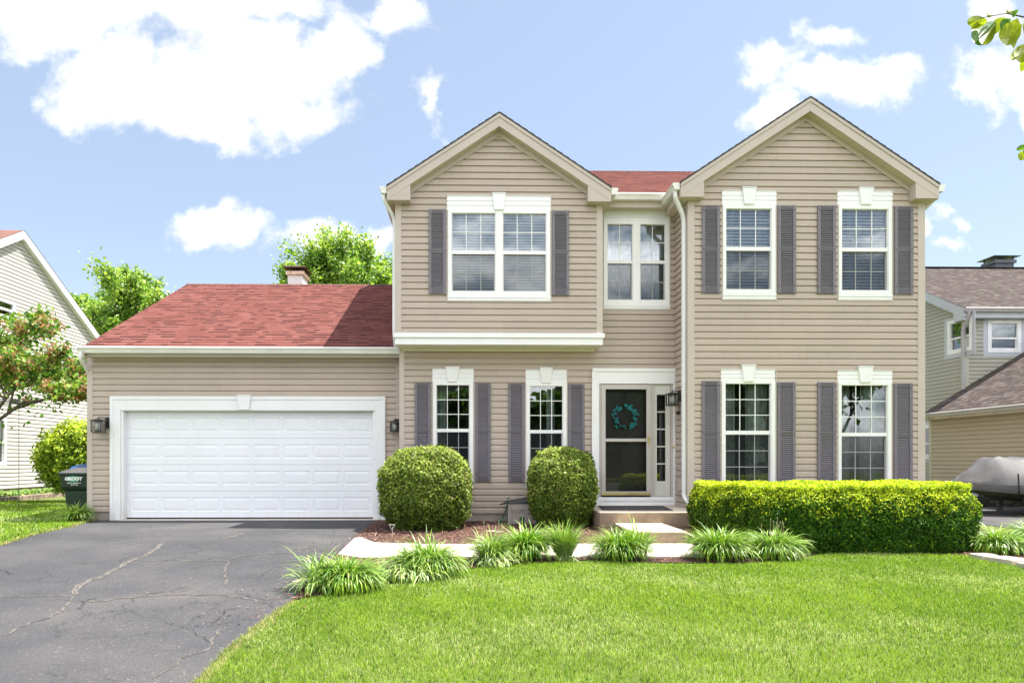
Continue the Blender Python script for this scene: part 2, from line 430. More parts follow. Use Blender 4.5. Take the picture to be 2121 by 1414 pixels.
M['shingle_edge'] = mat('dark shingle edge', (0.055, 0.05, 0.048), 0.95, var=0.2, vscale=30)
M['brown_roof'] = shingle_mat('weathered shingles', (0.092, 0.075, 0.070), (0.045, 0.036, 0.038), (0.145, 0.125, 0.115), gap=0.30)
def grime(m, top=0.45, amt=0.5, col=(0.33, 0.29, 0.23)):
    t = NT(m.node_tree); p = [n_ for n_ in m.node_tree.nodes if n_.bl_idname == 'ShaderNodeBsdfPrincipled'][0]
    g = t.n('ShaderNodeNewGeometry'); s = t.n('ShaderNodeSeparateXYZ'); t.link(g.outputs['Position'], s.inputs[0])
    st = t.noise(t.vmath('MULTIPLY', g.outputs['Position'], (7, 7, 2)), 1.0, 5, 0.65)
    d = t.math('MULTIPLY', t.maprange(s.outputs[2], 0.0, top, amt, 0.0), t.maprange(st, 0.4, 0.65, 0.15, 1)); f = t.math('MULTIPLY', t.maprange(st, 0.52, 0.8, 0, 1), 0.10)
    t.link(t.mix(t.math('MAXIMUM', d, f), p.inputs['Base Color'].links[0].from_socket, col), p.inputs['Base Color'])
for k_ in ('white', 'sash', 'trim_tan', 'cream'): grime(M[k_])
grime(M['door_white'], .3, .16)
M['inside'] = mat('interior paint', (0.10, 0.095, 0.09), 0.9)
# ------------------------------------------------------------------ building kit
COURSE = 0.1143
def siding(mb, a0, a1, z0, z1, Y, holes=(), xl=None, xr=None, course=COURSE, m=0, zstart=None, prot=0.019):
    """horizontal lap siding on a wall facing local -y; xl/xr(z) bound a gable"""
    prof = [(0.0, prot), (0.60, prot * 0.80), (0.86, 0.003), (0.88, -0.005), (1.0, -0.006)]
    z = z0 if zstart is None else zstart
    while z < z1 - 1e-4:
        for k in range(5):
            if k == 0: s0, o0, s1, o1 = z, -0.006, z, prot            # ledge under the course
            else:
                (f0, o0), (f1, o1) = prof[k - 1], prof[k]
                s0, s1 = z + f0 * course, z + f1 * course
            if s0 >= z1 or s1 <= z0 - 1e-6: continue
            s0c, s1c = max(s0, z0), min(s1, z1)
            zm = (s0c + s1c) / 2 + (1e-4 if k == 0 else 0)
            segs = [(a0, a1)]
            for (h0, h1, hz0, hz1) in holes:
                if hz0 < zm < hz1:
                    ns = []
                    for (p, q_) in segs:
                        if h0 >= q_ or h1 <= p: ns.append((p, q_)); continue
                        if h0 > p: ns.append((p, h0))
                        if h1 < q_: ns.append((h1, q_))
                    segs = [s for s in ns if s[1] - s[0] > 1e-3]
            for (p, q_) in segs:
                p0 = max(p, xl(s0c)) if xl else p; p1 = max(p, xl(s1c)) if xl else p
                q0 = min(q_, xr(s0c)) if xr else q_; q1 = min(q_, xr(s1c)) if xr else q_
                if q0 - p0 < 1e-3 and q1 - p1 < 1e-3: continue
                q0 = max(q0, p0); q1 = max(q1, p1)
                mb.q([(p0, Y - o0, s0c), (q0, Y - o0, s0c), (q1, Y - o1, s1c), (p1, Y - o1, s1c)], m)
        z += course
    return mb

def wall_sheet(mb, a0, a1, z0, z1, Y, holes=(), m=0):
    """flat backing sheet with openings, so rooms stay dark"""
    xs = sorted({a0, a1, *[h[0] for h in holes], *[h[1] for h in holes]}); zs = sorted({z0, z1, *[h[2] for h in holes], *[h[3] for h in holes]})
    xs = [x for x in xs if a0 <= x <= a1]; zs = [z for z in zs if z0 <= z <= z1]
    for i in range(len(xs) - 1):
        for j in range(len(zs) - 1):
            cx, cz = (xs[i] + xs[i + 1]) / 2, (zs[j] + zs[j + 1]) / 2
            if any(h[0] < cx < h[1] and h[2] < cz < h[3] for h in holes): continue
            mb.q([(xs[i], Y, zs[j]), (xs[i + 1], Y, zs[j]), (xs[i + 1], Y, zs[j + 1]), (xs[i], Y, zs[j + 1])], m)
    return mb

def roof_plane(mb, p0, du, dv, W, L, course=0.14, lift=0.006, m=0, vseed=0.0, clip=None):
    """shingle courses from the eave corner p0 along du (width) and dv (up the slope)"""
    p0 = Vector(p0); du = Vector(du).normalized(); dv = Vector(dv).normalized(); n = du.cross(dv).normalized()
    if n.z < 0: n = -n
    k = 0; v = 0.0; us = .14 / course
    while v < L - 1e-4:
        v1 = min(v + course, L)
        ua, ub = (0, W) if clip is None else clip(v, v1)
        if not hasattr(ua, '__len__'): ua = (ua, ua); ub = (ub, ub)
        a = p0 + du * ua[0] + dv * v + n * lift; b = p0 + du * ub[0] + dv * v + n * lift
        c = p0 + du * ub[1] + dv * v1 + n * 0.001; d = p0 + du * ua[1] + dv * v1 + n * 0.001
        mb.q([a, b, c, d], m, uv=[((ua[0] + vseed) * us, v * us + 1e-3), ((ub[0] + vseed) * us, v * us + 1e-3), ((ub[1] + vseed) * us, v1 * us - 1e-3), ((ua[1] + vseed) * us, v1 * us - 1e-3)])
        mb.q([p0 + du * ua[0] + dv * v, p0 + du * ub[0] + dv * v, b, a], m, uv=[(0.2, 0.002)] * 4)
        v = v1; k += 1
    return mb

def window(root, T, Y, fr, units, gt, r0, r1, gb, cols, rows_t, rows_b, header=None, key=None, apron=None, jch=True,
           blind=None, curtain=None, screen=True, glass='glass', name='window', siding_head=True, mats=None, label=None):
    """double-hung window. fr = (x0,x1,z0,z1) frame; units = [(gx0,gx1)]; gt,gb glass top/bottom; r0>r1 the meeting rail"""
    wm = M['sash'] if mats is None else mats
    x0, x1, z0, z1 = fr
    b = MB(T); yo, yi = Y - 0.028, Y + 0.06
    e = 0.0
    b.box(x0, units[0][0], yo, yi, z0, z1); b.box(units[-1][1], x1, yo, yi, z0, z1)
    for i in range(len(units) - 1): b.box(units[i][1], units[i + 1][0], yo, yi, z0, z1)
    for (g0, g1) in units:
        b.box(g0, g1, yo, yi, gt, z1); b.box(g0, g1, yo, yi, z0, gb)
    # inner bead
    for (g0, g1) in units:
        t_ = 0.012
        b.box(g0, g0 + t_, Y - 0.012, yi - 0.004, gb, gt); b.box(g1 - t_, g1, Y - 0.012, yi - 0.004, gb, gt)
    if jch:
        jx0, jx1, jz0, jz1 = x0 - 0.022, x1 + 0.022, (apron[0] if apron else z0) - 0.02, (header[3] if header else z1) + 0.02
    w = b.build(name, wm, root, bevel=0.004, label=label)
    # sashes with their bars
    s = MB(T)
    for (g0, g1) in units:
        s.box(g0 + 0.012, g1 - 0.012, Y - 0.005, Y + 0.04, r1, r0)
        bw = 0.0065
        for (za, zb, rows, yy) in ((r0, gt, rows_t, Y + 0.012), (gb, r1, rows_b, Y + 0.032)):
            for i in range(1, cols):
                xx = g0 + (g1 - g0) * i / cols; s.box(xx - bw, xx + bw, yy, yy + 0.009, za, zb)
            for j in range(1, rows):
                zz = za + (zb - za) * j / rows
                for i in range(cols):
                    xa = g0 + (g1 - g0) * i / cols + (bw if i else 0.012); xb = g0 + (g1 - g0) * (i + 1) / cols - (bw if i < cols - 1 else 0.012)
                    s.box(xa, xb, yy, yy + 0.009, zz - bw, zz + bw)
        # lower sash frame sits deeper
        s.box(g0 + 0.012, g0 + 0.026, Y + 0.02, Y + 0.045, gb, r1); s.box(g1 - 0.026, g1 - 0.012, Y + 0.02, Y + 0.045, gb, r1)
        s.box(g0 + 0.026, g1 - 0.026, Y + 0.02, Y + 0.045, gb, gb + 0.018)
    s.build('sash', wm, w)
    p = MB(T)
    for (g0, g1) in units:
        p.q([(g0, Y + 0.0235, r0), (g1, Y + 0.0235, r0), (g1, Y + 0.0235, gt), (g0, Y + 0.0235, gt)])
        p.q([(g0, Y + 0.0435, gb), (g1, Y + 0.0435, gb), (g1, Y + 0.0435, r1), (g0, Y + 0.0435, r1)])
    p.build('pane', M[glass], w)
    if screen:
        q = MB(T)
        for (g0, g1) in units:
            q.q([(g0 + .012, Y + 0.006, gb), (g1 - .012, Y + 0.006, gb), (g1 - .012, Y + 0.006, r1), (g0 + .012, Y + 0.006, r1)])
        q.build('insect_screen', M['screen'], w)
    if header:
        hx0, hx1, hz0, hz1 = header
        h = MB(T); n = 3; cc = (hz1 - hz0) / n
        h.box(hx0, hx1, Y - 0.018, Y, hz0, hz1)
        for i_ in range(n): h.hexa([(hx0, Y - .026, hz0 + cc * i_), (hx1, Y - .026, hz0 + cc * i_), (hx1, Y - .018, hz0 + cc * i_), (hx0, Y - .018, hz0 + cc * i_), (hx0, Y - .0195, hz0 + cc * (i_ + .97)), (hx1, Y - .0195, hz0 + cc * (i_ + .97)), (hx1, Y - .018, hz0 + cc * (i_ + .97)), (hx0, Y - .018, hz0 + cc * (i_ + .97))])
        h.box(hx0, hx1, Y - 0.032, Y - 0.018, hz1, hz1 + 0.008)
        h.build('lintel', M['white'], w)
    if key:
        kx0, kx1, kn0, kn1, kz0, kz1 = key
        k = MB(T)
        k.prism([(kn0, kz0), (kn1, kz0), (kx1, kz1 - 0.02), (kx0, kz1 - 0.02)], Y - 0.055, Y - 0.001)
        k.box(kx0 - 0.006, kx1 + 0.006, Y - 0.062, Y - 0.001, kz1 - 0.0195, kz1)
        k.build('keystone', M['white'], w, bevel=0.004)
    if apron:
        a = MB(T); az0, az1 = apron
        a.box(x0 - 0.005, x1 + 0.005, Y - 0.034, Y, (az0 + az1) / 2 + 0.001, az1); a.box(x0 - 0.003, x1 + 0.003, Y - 0.027, Y, az0, (az0 + az1) / 2)
        a.build('sill', M['white'], w, bevel=0.003)
    if jch:
        j = MB(T)
        j.box(jx0, jx0 + 0.017, Y - 0.022, Y - 0.001, jz0, jz1); j.box(jx1 - 0.017, jx1, Y - 0.022, Y - 0.001, jz0, jz1)
        j.box(jx0 + 0.017, jx1 - 0.017, Y - 0.022, Y - 0.001, jz0, jz0 + 0.015)
        j.box(jx0 + 0.017, jx1 - 0.017, Y - 0.022, Y - 0.001, jz1 - 0.012, jz1)
        j.build('trim_channel', M['trim_tan'] if mats is None else M['n_trim'], w)
    if blind:
        bl = MB(T); pitch, tilt, bot = blind
        for (g0, g1) in units:
            z = gt + 0.02
            while z > bot:
                c, s2 = math.cos(tilt) * 0.024, math.sin(tilt) * 0.024
                bl.q([(g0 - .01, Y + 0.11 - c, z - s2), (g1 + .01, Y + 0.11 - c, z - s2), (g1 + .01, Y + 0.11 + c, z + s2), (g0 - .01, Y + 0.11 + c, z + s2)])
                z -= pitch
            for f in (0.2, 0.8):
                xx = g0 + (g1 - g0) * f; bl.box(xx - .002, xx + .002, Y + 0.084, Y + 0.085, bot, gt)
        bl.build('blind', M['blind'], w)
    if curtain:
        cu = MB(T)
        for (c0, c1) in curtain:
            n = max(8, int((c1 - c0) / 0.012)); pts = []
            for i in range(n + 1):
                x = c0 + (c1 - c0) * i / n
                pts.append((x, Y + 0.22 + 0.035 * math.sin(x * 61) + 0.015 * math.sin(x * 137 + 1)))
            for i in range(n):
                (xa, ya), (xb, yb) = pts[i], pts[i + 1]
                cu.q([(xa, ya, z0 - 0.1), (xb, yb, z0 - 0.1), (xb, yb, z1), (xa, ya, z1)])
        cu.build('curtain', M['curtain'], w, smooth=True)
    return w

def shutter(root, T, Y, x0, x1, z0, z1, zm):
    st = (x1 - x0) * 0.165; yf = Y - 0.045
    b = MB(T)
    b.box(x0, x0 + st, yf, Y - 0.012, z0, z1); b.box(x1 - st, x1, yf, Y - 0.012, z0, z1)
    top, bot = 0.085, 0.115
    s = b.build('shutter', M['shutter'], root, bevel=0.004)
    r = MB(T)
    r.box(x0 + st, x1 - st, yf + 0.008, Y - 0.012, z1 - top, z1 - 0.004); r.box(x0 + st, x1 - st, yf + 0.008, Y - 0.012, z0 + 0.004, z0 + bot)
    r.box(x0 + st, x1 - st, yf + 0.008, Y - 0.012, zm - 0.038, zm + 0.038)
    xa, xb = x0 + st + 0.01, x1 - st - 0.01; xc = (xa + xb) / 2
    arc = [(xa + (xb - xa) * i / 8, z1 - top + 0.012 + 0.018 * math.sin(math.pi * i / 8)) for i in range(9)]
    r.sweep([(x, yf + 0.006, z) for x, z in arc], [(-.003, -.002), (.003, -.002), (.003, .002), (-.003, .002)], up=(0, 1, 0))
    r.build('rail', M['shutter_d'], s)
    l = MB(T); pitch = 0.0325
    for za, zb in ((z0 + bot, zm - 0.038), (zm + 0.038, z1 - top)):
        n = int((zb - za) / pitch); pp = (zb - za) / n
        for i in range(n):
            z = za + pp * i
            l.q([(x0 + st, yf + 0.006, z + 0.002), (x1 - st, yf + 0.006, z + 0.002), (x1 - st, Y - 0.016, z + pp * .96), (x0 + st, Y - 0.016, z + pp * .96)])
            l.q([(x0 + st, yf + 0.006, z + 0.002), (x0 + st, yf + 0.010, z - 0.005), (x1 - st, yf + 0.010, z - 0.005), (x1 - st, yf + 0.006, z + 0.002)])
    l.build('louvre', M['shutter'], s)
    bk = MB(T); bk.box(x0 + st, x1 - st, Y - .0135, Y - .0125, z0 + .006, z1 - .006); bk.build('back_panel', M['shutter_b'], s)
    k = MB(T)
    for xx in (x0 + st * 0.5, x1 - st * 0.5):
        for zz in (z0 + 0.13, zm, z1 - 0.075):
            k.cone((xx, yf - 0.004, zz), (xx, yf + 0.003, zz), 0.009, 0.010, seg=8)
    k.build('screw', M['black'], s)
    return s

def lantern(root, T, x, y, z, arm_dx, arm_dy, sc_=1.0):
    """carriage lantern centred at x,y with its top at z; the arm reaches back to the wall at (x+arm_dx, y+arm_dy)"""
    b = MB(T); w = 0.082 * sc_; h = 0.19 * sc_
    zt, zb = z - 0.045 * sc_, z - 0.045 * sc_ - h
    def frustum(m, r0, r1, za, zb_):
        m.hexa([(x - r0, y - r0, za), (x + r0, y - r0, za), (x + r0, y + r0, za), (x - r0, y + r0, za), (x - r1, y - r1, zb_), (x + r1, y - r1, zb_), (x + r1, y + r1, zb_), (x - r1, y + r1, zb_)])
    frustum(b, w * 1.32, w * 1.25, zt, zt + 0.012); frustum(b, w * 1.2, w * 0.35, zt + 0.012, zt + 0.035 * sc_)
    b.cone((x, y, zt + 0.03), (x, y, z + 0.02), 0.012, 0.012)
    for sx in (-1, 1):
        for sy in (-1, 1):
            b.box(x + sx * w - 0.007, x + sx * w + 0.007, y + sy * w - 0.007, y + sy * w + 0.007, zb, zt)
    frustum(b, w * 1.05, w * 1.1, zb - 0.012, zb)
    for sx in (-0.45, 0.45):
        b.box(x + sx * w - 0.003, x + sx * w + 0.003, y - w - 0.003, y - w + 0.003, zb, zt); b.box(x + sx * w - 0.003, x + sx * w + 0.003, y + w - 0.003, y + w + 0.003, zb, zt)
        b.box(x - w - 0.003, x - w + 0.003, y + sx * w - 0.003, y + sx * w + 0.003, zb, zt); b.box(x + w - 0.003, x + w + 0.003, y + sx * w - 0.003, y + sx * w + 0.003, zb, zt)
    b.box(x - w + .007, x + w - .007, y - w - 0.003, y - w + 0.003, zb + 0.022, zb + 0.028)
    L = b.build('wall_lantern', M['black'], root)
    g = MB(T); q = w * 0.80
    g.lathe((x, y, zb), [(q * 0.8, 0.004), (q * 0.85, h * 0.5), (q * 0.8, h - 0.004)], seg=14)
    g.build('lamp_glass', M['lamp_glass'], L, smooth=True)
    a = MB(T)
    a.tube([(x, y, z + 0.015), (x + arm_dx * .4, y + arm_dy * .4, z + 0.02), (x + arm_dx, y + arm_dy, z - 0.01)], 0.009)
    ax, ay = x + arm_dx, y + arm_dy
    if abs(arm_dx) > abs(arm_dy): a.box(ax - 0.02, ax, ay - 0.055, ay + 0.055, z - 0.17, z + 0.03)
    else: a.box(ax - 0.055, ax + 0.055, ay - 0.02, ay, z - 0.17, z + 0.03)
    a.build('bracket', M['black'], L)
    return L

GUT = [(0, 0), (0.0, 0.115), (-0.012, 0.118), (-0.10, 0.118), (-0.125, 0.10), (-0.125, 0.085), (-0.105, 0.06), (-0.085, 0.0)]
def gutter(root, a, b, sgn=1, name='gutter', m='cream', open_=False):
    """K-profile gutter from a to b; the profile grows to the left of travel times sgn, base at z of a"""
    g = MB(); prof = [(sgn * p, q) for p, q in GUT]
    if sgn < 0: prof = prof[::-1]
    g.sweep([a, b], prof, up=(0, 0, 1))
    return g.build(name, M[m], root)
def downspout(root, path, w=0.062, d=0.082, m='white', up=(0, 1, 0)):
    g = MB(); n = 10
    prof = []
    for k in range(16):
        an = 2 * math.pi * k / 16
        cx = math.copysign(abs(math.cos(an)) ** 0.35, math.cos(an)) * w / 2; cy = math.copysign(abs(math.sin(an)) ** 0.35, math.sin(an)) * d / 2
        if k % 2: cx *= 0.96; cy *= 0.96
        prof.append((cx, cy))
    g.sweep(path, prof, up=up)
    return g.build('downspout', M[m], root)
def smooth_path(pts, n=5):
    """round the corners of a polyline"""
    P = [Vector(p) for p in pts]; out = [P[0]]
    for i in range(1, len(P) - 1):
        a, b, c = P[i - 1], P[i], P[i + 1]; r = min(0.09, (b - a).length / 2.2, (c - b).length / 2.2)
        s = b + (a - b).normalized() * r; e = b + (c - b).normalized() * r
        for k in range(n + 1):
            t = k / n; out.append(s * (1 - t) ** 2 + b * 2 * t * (1 - t) + e * t * t)
    out.append(P[-1]); return out

# ------------------------------------------------------------------ the house
YG, YM, YB, YW = 13.05, 12.58, 12.11, 11.80     # wall planes: garage, main, upstairs bay, right wing
house = thing('brown_house', (2.5, 12.0, 0), 'tan sided two-storey house with red shingle roof, white garage door and grey shutters', 'house')

def rect(Y, x0, x1, yb, yt):                     # photo rectangle on a wall plane
    xm = (x0 + x1) / 2
    return (WX(x0, Y), WX(x1, Y), WZ(yb, xm, Y), WZ(yt, xm, Y))

gx0, gx1 = WX(183.5, YG), WX(831, YG)
mx0, mx1 = WX(829.5, YM), WX(1401.5, YM)
bx0, bx1 = WX(821, YB), WX(1245.4, YB)
wx0, wx1 = WX(1426, YW), WX(1912.5, YW)
zsoff_g = WZ(743, 500, YG)
z1f = 0.165                                      # bottom of the siding

# garage front
gd = rect(YG, 257, 785, 1077, 850); gd = (gd[0], gd[1], 0.03, gd[3])
gt_ = rect(YG, 231.5, 797.5, 1080, 822)
w = MB()
siding(w, gx0, gx1, z1f, zsoff_g + 0.06, YG, holes=[(gt_[0] + .03, gt_[1] - .03, -1, gt_[3] - .03)])
# garage left side wall
siding_w = MB(WEST)
siding(siding_w, -17.9, -YG, z1f, 3.25, gx0)
sw = siding_w
w.build('garage_wall', M['siding'], house)
sw.build('garage_side_wall', M['siding'], house)
c = MB(); c.box(gx0 - 0.02, gx0 + 0.085, YG - 0.022, YG + 0.1, z1f - .005, zsoff_g + .03); c.box(gx1 - .1, gx1 + 0.05, YG - 0.012, YG + 0.02, z1f, zsoff_g + .03)
c.build('corner_trim', M['trim_tan'], house, bevel=0.004)
fz = MB(); fz.box(gx0 + 0.005, gt_[0] + 0.02, YG + 0.01, YG + 0.2, -0.3, z1f - .002); fz.box(gt_[1] - .02, mx0 + 0.3, YG + 0.01, YG + 0.2, -0.3, z1f - .002)
fz.box(mx0 + 0.005, mx1 - .2, YM + 0.01, YM + 0.25, -0.3, z1f - .002); fz.box(gx0 + .005, gx0 + .2, YG + .2, 17.8, -.3, z1f - .002)
fz.box(wx0 + 0.01, wx1 - .01, YW + 0.01, YW + 0.25, -0.3, z1f - .002); fz.box(wx1 - .2, wx1 - .01, YW + .25, 20, -.3, z1f - .002)
fz.build('foundation', M['found'], house)
# garage door casing
t = MB(); o0, o1, zt = gt_[0], gt_[1], gt_[3]; cw = WX(251.5, YG) - WX(231.5, YG)
t.box(o0, o0 + cw, YG - 0.045, YG + .02, 0.0, zt); t.box(o1 - cw, o1, YG - 0.045, YG + .02, 0.0, zt); t.box(o0 + cw, o1 - cw, YG - 0.045, YG + .02, gd[3], zt)
t.box(o0 - .012, o0 + .05, YG - 0.057, YG - 0.0455, 0.0, zt + .01); t.box(o1 - .05, o1 + .012, YG - 0.057, YG - 0.0455, 0.0, zt + .01); t.box(o0 + .05, o1 - .05, YG - 0.057, YG - 0.0455, zt - .055, zt + .01)
t.box(o0 + cw, o0 + cw + .045, YG - 0.02, YG + .17, 0.0, gd[3]); t.box(o1 - cw - .045, o1 - cw, YG - 0.02, YG + .17, 0.0, gd[3]); 
t.box(o0 + cw + .045, o1 - cw - .045, YG - 0.02, YG + .17, gd[3] - .012, gd[3] - .001)
t.build('garage_casing', M['white'], house, bevel=0.004)
k = MB(); kr = rect(YG, 494, 522, 849, 818); kx0, kx1, kz0, kz1 = kr
k.prism([(kx0 + .03, kz0), (kx1 - .03, kz0), (kx1, kz1 - .02), (kx0, kz1 - .02)], YG - 0.08, YG - .046); k.box(kx0 - .01, kx1 + .01, YG - 0.088, YG - .046, kz1 - .0195, kz1)
k.build('keystone', M['white'], house, bevel=0.004)
# sectional door
dx0, dx1 = o0 + cw + .046, o1 - cw - .046; dz0, dz1 = 0.045, gd[3] - .014; yd = YG + 0.11
d = MB(); n_r, n_c = 4, 8
rh = (dz1 - dz0) / n_r
def panel(m, x0, x1, z0, z1, y):
    r = [(0, 0), (0.012, 0.006), (0.028, 0.006), (0.062, 0.0)]
    for (i0, d0), (i1, d1) in zip(r[:-1], r[1:]):
        A = [(x0 + i0, z0 + i0), (x1 - i0, z0 + i0), (x1 - i0, z1 - i0), (x0 + i0, z1 - i0)]; B = [(x0 + i1, z0 + i1), (x1 - i1, z0 + i1), (x1 - i1, z1 - i1), (x0 + i1, z1 - i1)]
        for q_ in range(4):
            w_ = (q_ + 1) % 4
            m.q([(A[q_][0], y + d0, A[q_][1]), (A[w_][0], y + d0, A[w_][1]), (B[w_][0], y + d1, B[w_][1]), (B[q_][0], y + d1, B[q_][1])])
    i1, d1 = r[-1]
    m.q([(x0 + i1, y + d1, z0 + i1), (x1 - i1, y + d1, z0 + i1), (x1 - i1, y + d1, z1 - i1), (x0 + i1, y + d1, z1 - i1)])
secs = []
door = None
for r_ in range(n_r):
    d = MB(); za, zb = dz0 + r_ * rh + 0.002, dz0 + (r_ + 1) * rh - 0.002
    mx, mz = 0.085, 0.115; pw = (dx1 - dx0 - mx) / n_c - 0.062
    cells = [dx0 + mx + i * (pw + 0.062) for i in range(n_c)]
    # stiles and rails round the panels
    d.q([(dx0, yd, za), (dx1, yd, za), (dx1, yd, za + mz), (dx0, yd, za + mz)]); d.q([(dx0, yd, zb - mz), (dx1, yd, zb - mz), (dx1, yd, zb), (dx0, yd, zb)])
    edge = [dx0] + [e for c_ in cells for e in (c_, c_ + pw)] + [dx1]
    for i in range(0, len(edge), 2): d.q([(edge[i], yd, za + mz), (edge[i + 1], yd, za + mz), (edge[i + 1], yd, zb - mz), (edge[i], yd, zb - mz)])
    for c_ in cells: panel(d, c_, c_ + pw, za + mz, zb - mz, yd)
    d.q([(dx0, yd, zb), (dx1, yd, zb), (dx1, yd + .03, zb + .002), (dx0, yd + .03, zb + .002)]); d.q([(dx0, yd + .03, za - .002), (dx1, yd + .03, za - .002), (dx1, yd, za), (dx0, yd, za)])
    if door is None: door = d.build('garage_door', M['door_white'], house)
    else: d.build('door_section', M['door_white'], door)
s = MB(); s.box(dx0, dx1, yd + .031, yd + .06, dz0 - .02, dz1); s.box(dx0, dx1, yd + .005, yd + .03, 0.018, dz0 - .004)
s.build('door_seal', M['rubber'], door)
hn = MB(); hx = WX(781, YG); hn.box(hx - .01, hx + .01, yd - .03, yd - .001, WZ(932, 781, YG), WZ(916, 781, YG)); hn.build('door_handle', M['storm'], door)

# garage roof
ze_g = WZ(731, 500, 12.75)                        # underside of the gutter
zr_e = WZ(721, 500, 12.72)                        # roof edge
SL = 0.5; YE, YR = 12.70, 17.45
ZR = zr_e + SL * (YR - YE)
gxl = WX(167, 12.7); gxr = mx0 + 0.1
Ls = math.hypot(YR - YE, ZR - zr_e)
r = MB(); roof_plane(r, (gxl, YE, zr_e), (1, 0, 0), (0, 1, SL), gxr - gxl + 3, Ls, course=.165)
roof_plane(r, (gxr + 3, 2 * YR - YE, zr_e), (-1, 0, 0), (0, -1, SL), gxr - gxl + 3, Ls, vseed=3)
groof = r.build('garage_roof', M['red_roof'], house)
def ridge_cap(x0, x1, y, z, sl, parent):
    m = MB(); n = int((x1 - x0) / .14)
    for i in range(n):
        xa, xb = x0 + (x1 - x0) * i / n, x0 + (x1 - x0) * (i + 1) / n
        for sg in (-1, 1): m.q([(xa, y, z + .014), (xb, y, z + .006), (xb, y + sg * .13, z + .007 - sl * .13), (xa, y + sg * .13, z + .015 - sl * .13)][::sg])
    return m.build('ridge_cap', M['red_cap'], parent)
ridge_cap(gxl - .01, gxr + 1, YR, ZR, SL, groof)
e = MB()
for (ya, za, yb, zb) in ((YE, zr_e, YR, ZR), (2 * YR - YE, zr_e, YR, ZR)):
    e.hexa([(gxl, ya, za - .02), (gxl + .03, ya, za - .02), (gxl + .03, yb, zb - .02), (gxl, yb, zb - .02), (gxl, ya, za - .001), (gxl + .03, ya, za - .001), (gxl + .03, yb, zb - .001), (gxl, yb, zb - .001)])
    e.hexa([(gxl + .02, ya, za - .18), (gxl + .05, ya, za - .18), (gxl + .05, yb, zb - .18), (gxl + .02, yb, zb - .18), (gxl + .02, ya, za - .021), (gxl + .05, ya, za - .021), (gxl + .05, yb, zb - .021), (gxl + .02, yb, zb - .021)])
e.build('rake_board', M['trim_tan'], house)
# gable sheet over the garage's left wall
g = MB(WEST); siding(g, -(2 * YR - YE - .3), -YG, 3.2, ZR - .1, gx0, xl=lambda z: -YR - (ZR - .1 - z) / SL, xr=lambda z: -YR + (ZR - .1 - z) / SL)
g.build('gable_wall', M['siding'], house)
f = MB(); f.box(gxl + .03, mx0 + .03, 12.80, 12.83, zsoff_g, zr_e - .015)
f.box(gxl + .03, mx0 + .03, 12.83, YG - .001, zsoff_g, zsoff_g + .012)
f.box(gx0 + .09, gx1 - .08, YG - .03, YG, zsoff_g - .045, zsoff_g - .002)
f.build('fascia', M['trim_tan'], house)
zgut = WZ(731, 500, 12.70)
gutter(house, (WX(160, 12.7), 12.80, zgut), (mx0 + .01, 12.80, zgut), sgn=-1)
gxd = WX(172, 12.9)
downspout(house, smooth_path([(WX(168, 12.74), 12.74, zgut + .02), (WX(168, 12.74), 12.74, zgut - .10), (gx0 - .06, 13.25, zgut - .38), (gx0 - .06, 13.25, 0.1)]))

# main wall, ground floor and recess
def W1(x0, x1, yb, yt, Y=YM): return rect(Y, x0, x1, yb, yt)
winA = W1(897, 980.5, 1000, 791.5); winB = W1(1089, 1173.5, 1000, 794)
recW = W1(1250, 1386.2, 630, 458.8)
door_r = W1(1226, 1401.5, 1046.5, 764.5); door_r = (door_r[0], mx1 - .002, 0.305, door_r[3])
zt_bay_bot = WZ(714.5, 1030, YB)
zmain_top = WZ(437, 1310, YM)
w = MB()
siding(w, mx0, mx1, z1f, zmain_top, YM, holes=[(a[0] + .01, a[1] - .01, a[2] + .01, a[3] - .01) for a in (winA, winB, recW)] + [(door_r[0] + .02, door_r[1] + 1, -1, door_r[3] - .02)])
w.build('front_wall', M['siding'], house)
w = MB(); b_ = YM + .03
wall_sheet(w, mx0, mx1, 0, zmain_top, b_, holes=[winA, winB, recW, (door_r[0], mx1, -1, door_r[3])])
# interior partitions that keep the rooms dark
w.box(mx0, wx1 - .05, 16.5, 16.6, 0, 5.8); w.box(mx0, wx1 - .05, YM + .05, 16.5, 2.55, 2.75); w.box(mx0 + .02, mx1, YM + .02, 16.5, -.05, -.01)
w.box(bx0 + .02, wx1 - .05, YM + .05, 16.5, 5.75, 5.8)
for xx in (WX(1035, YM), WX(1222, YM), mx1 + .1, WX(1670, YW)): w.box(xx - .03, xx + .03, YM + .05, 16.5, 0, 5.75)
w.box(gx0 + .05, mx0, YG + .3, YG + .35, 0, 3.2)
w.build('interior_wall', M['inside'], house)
c = MB(); c.box(mx0 - .02, mx0 + .075, YM - .022, YM + .47, z1f - .005, zt_bay_bot + .05)
c.box(mx1 - .035, mx1 - .001, YM - .03, YM - .001, door_r[3] + .01, zmain_top)
c.build('corner_trim', M['trim_tan'], house, bevel=.004)

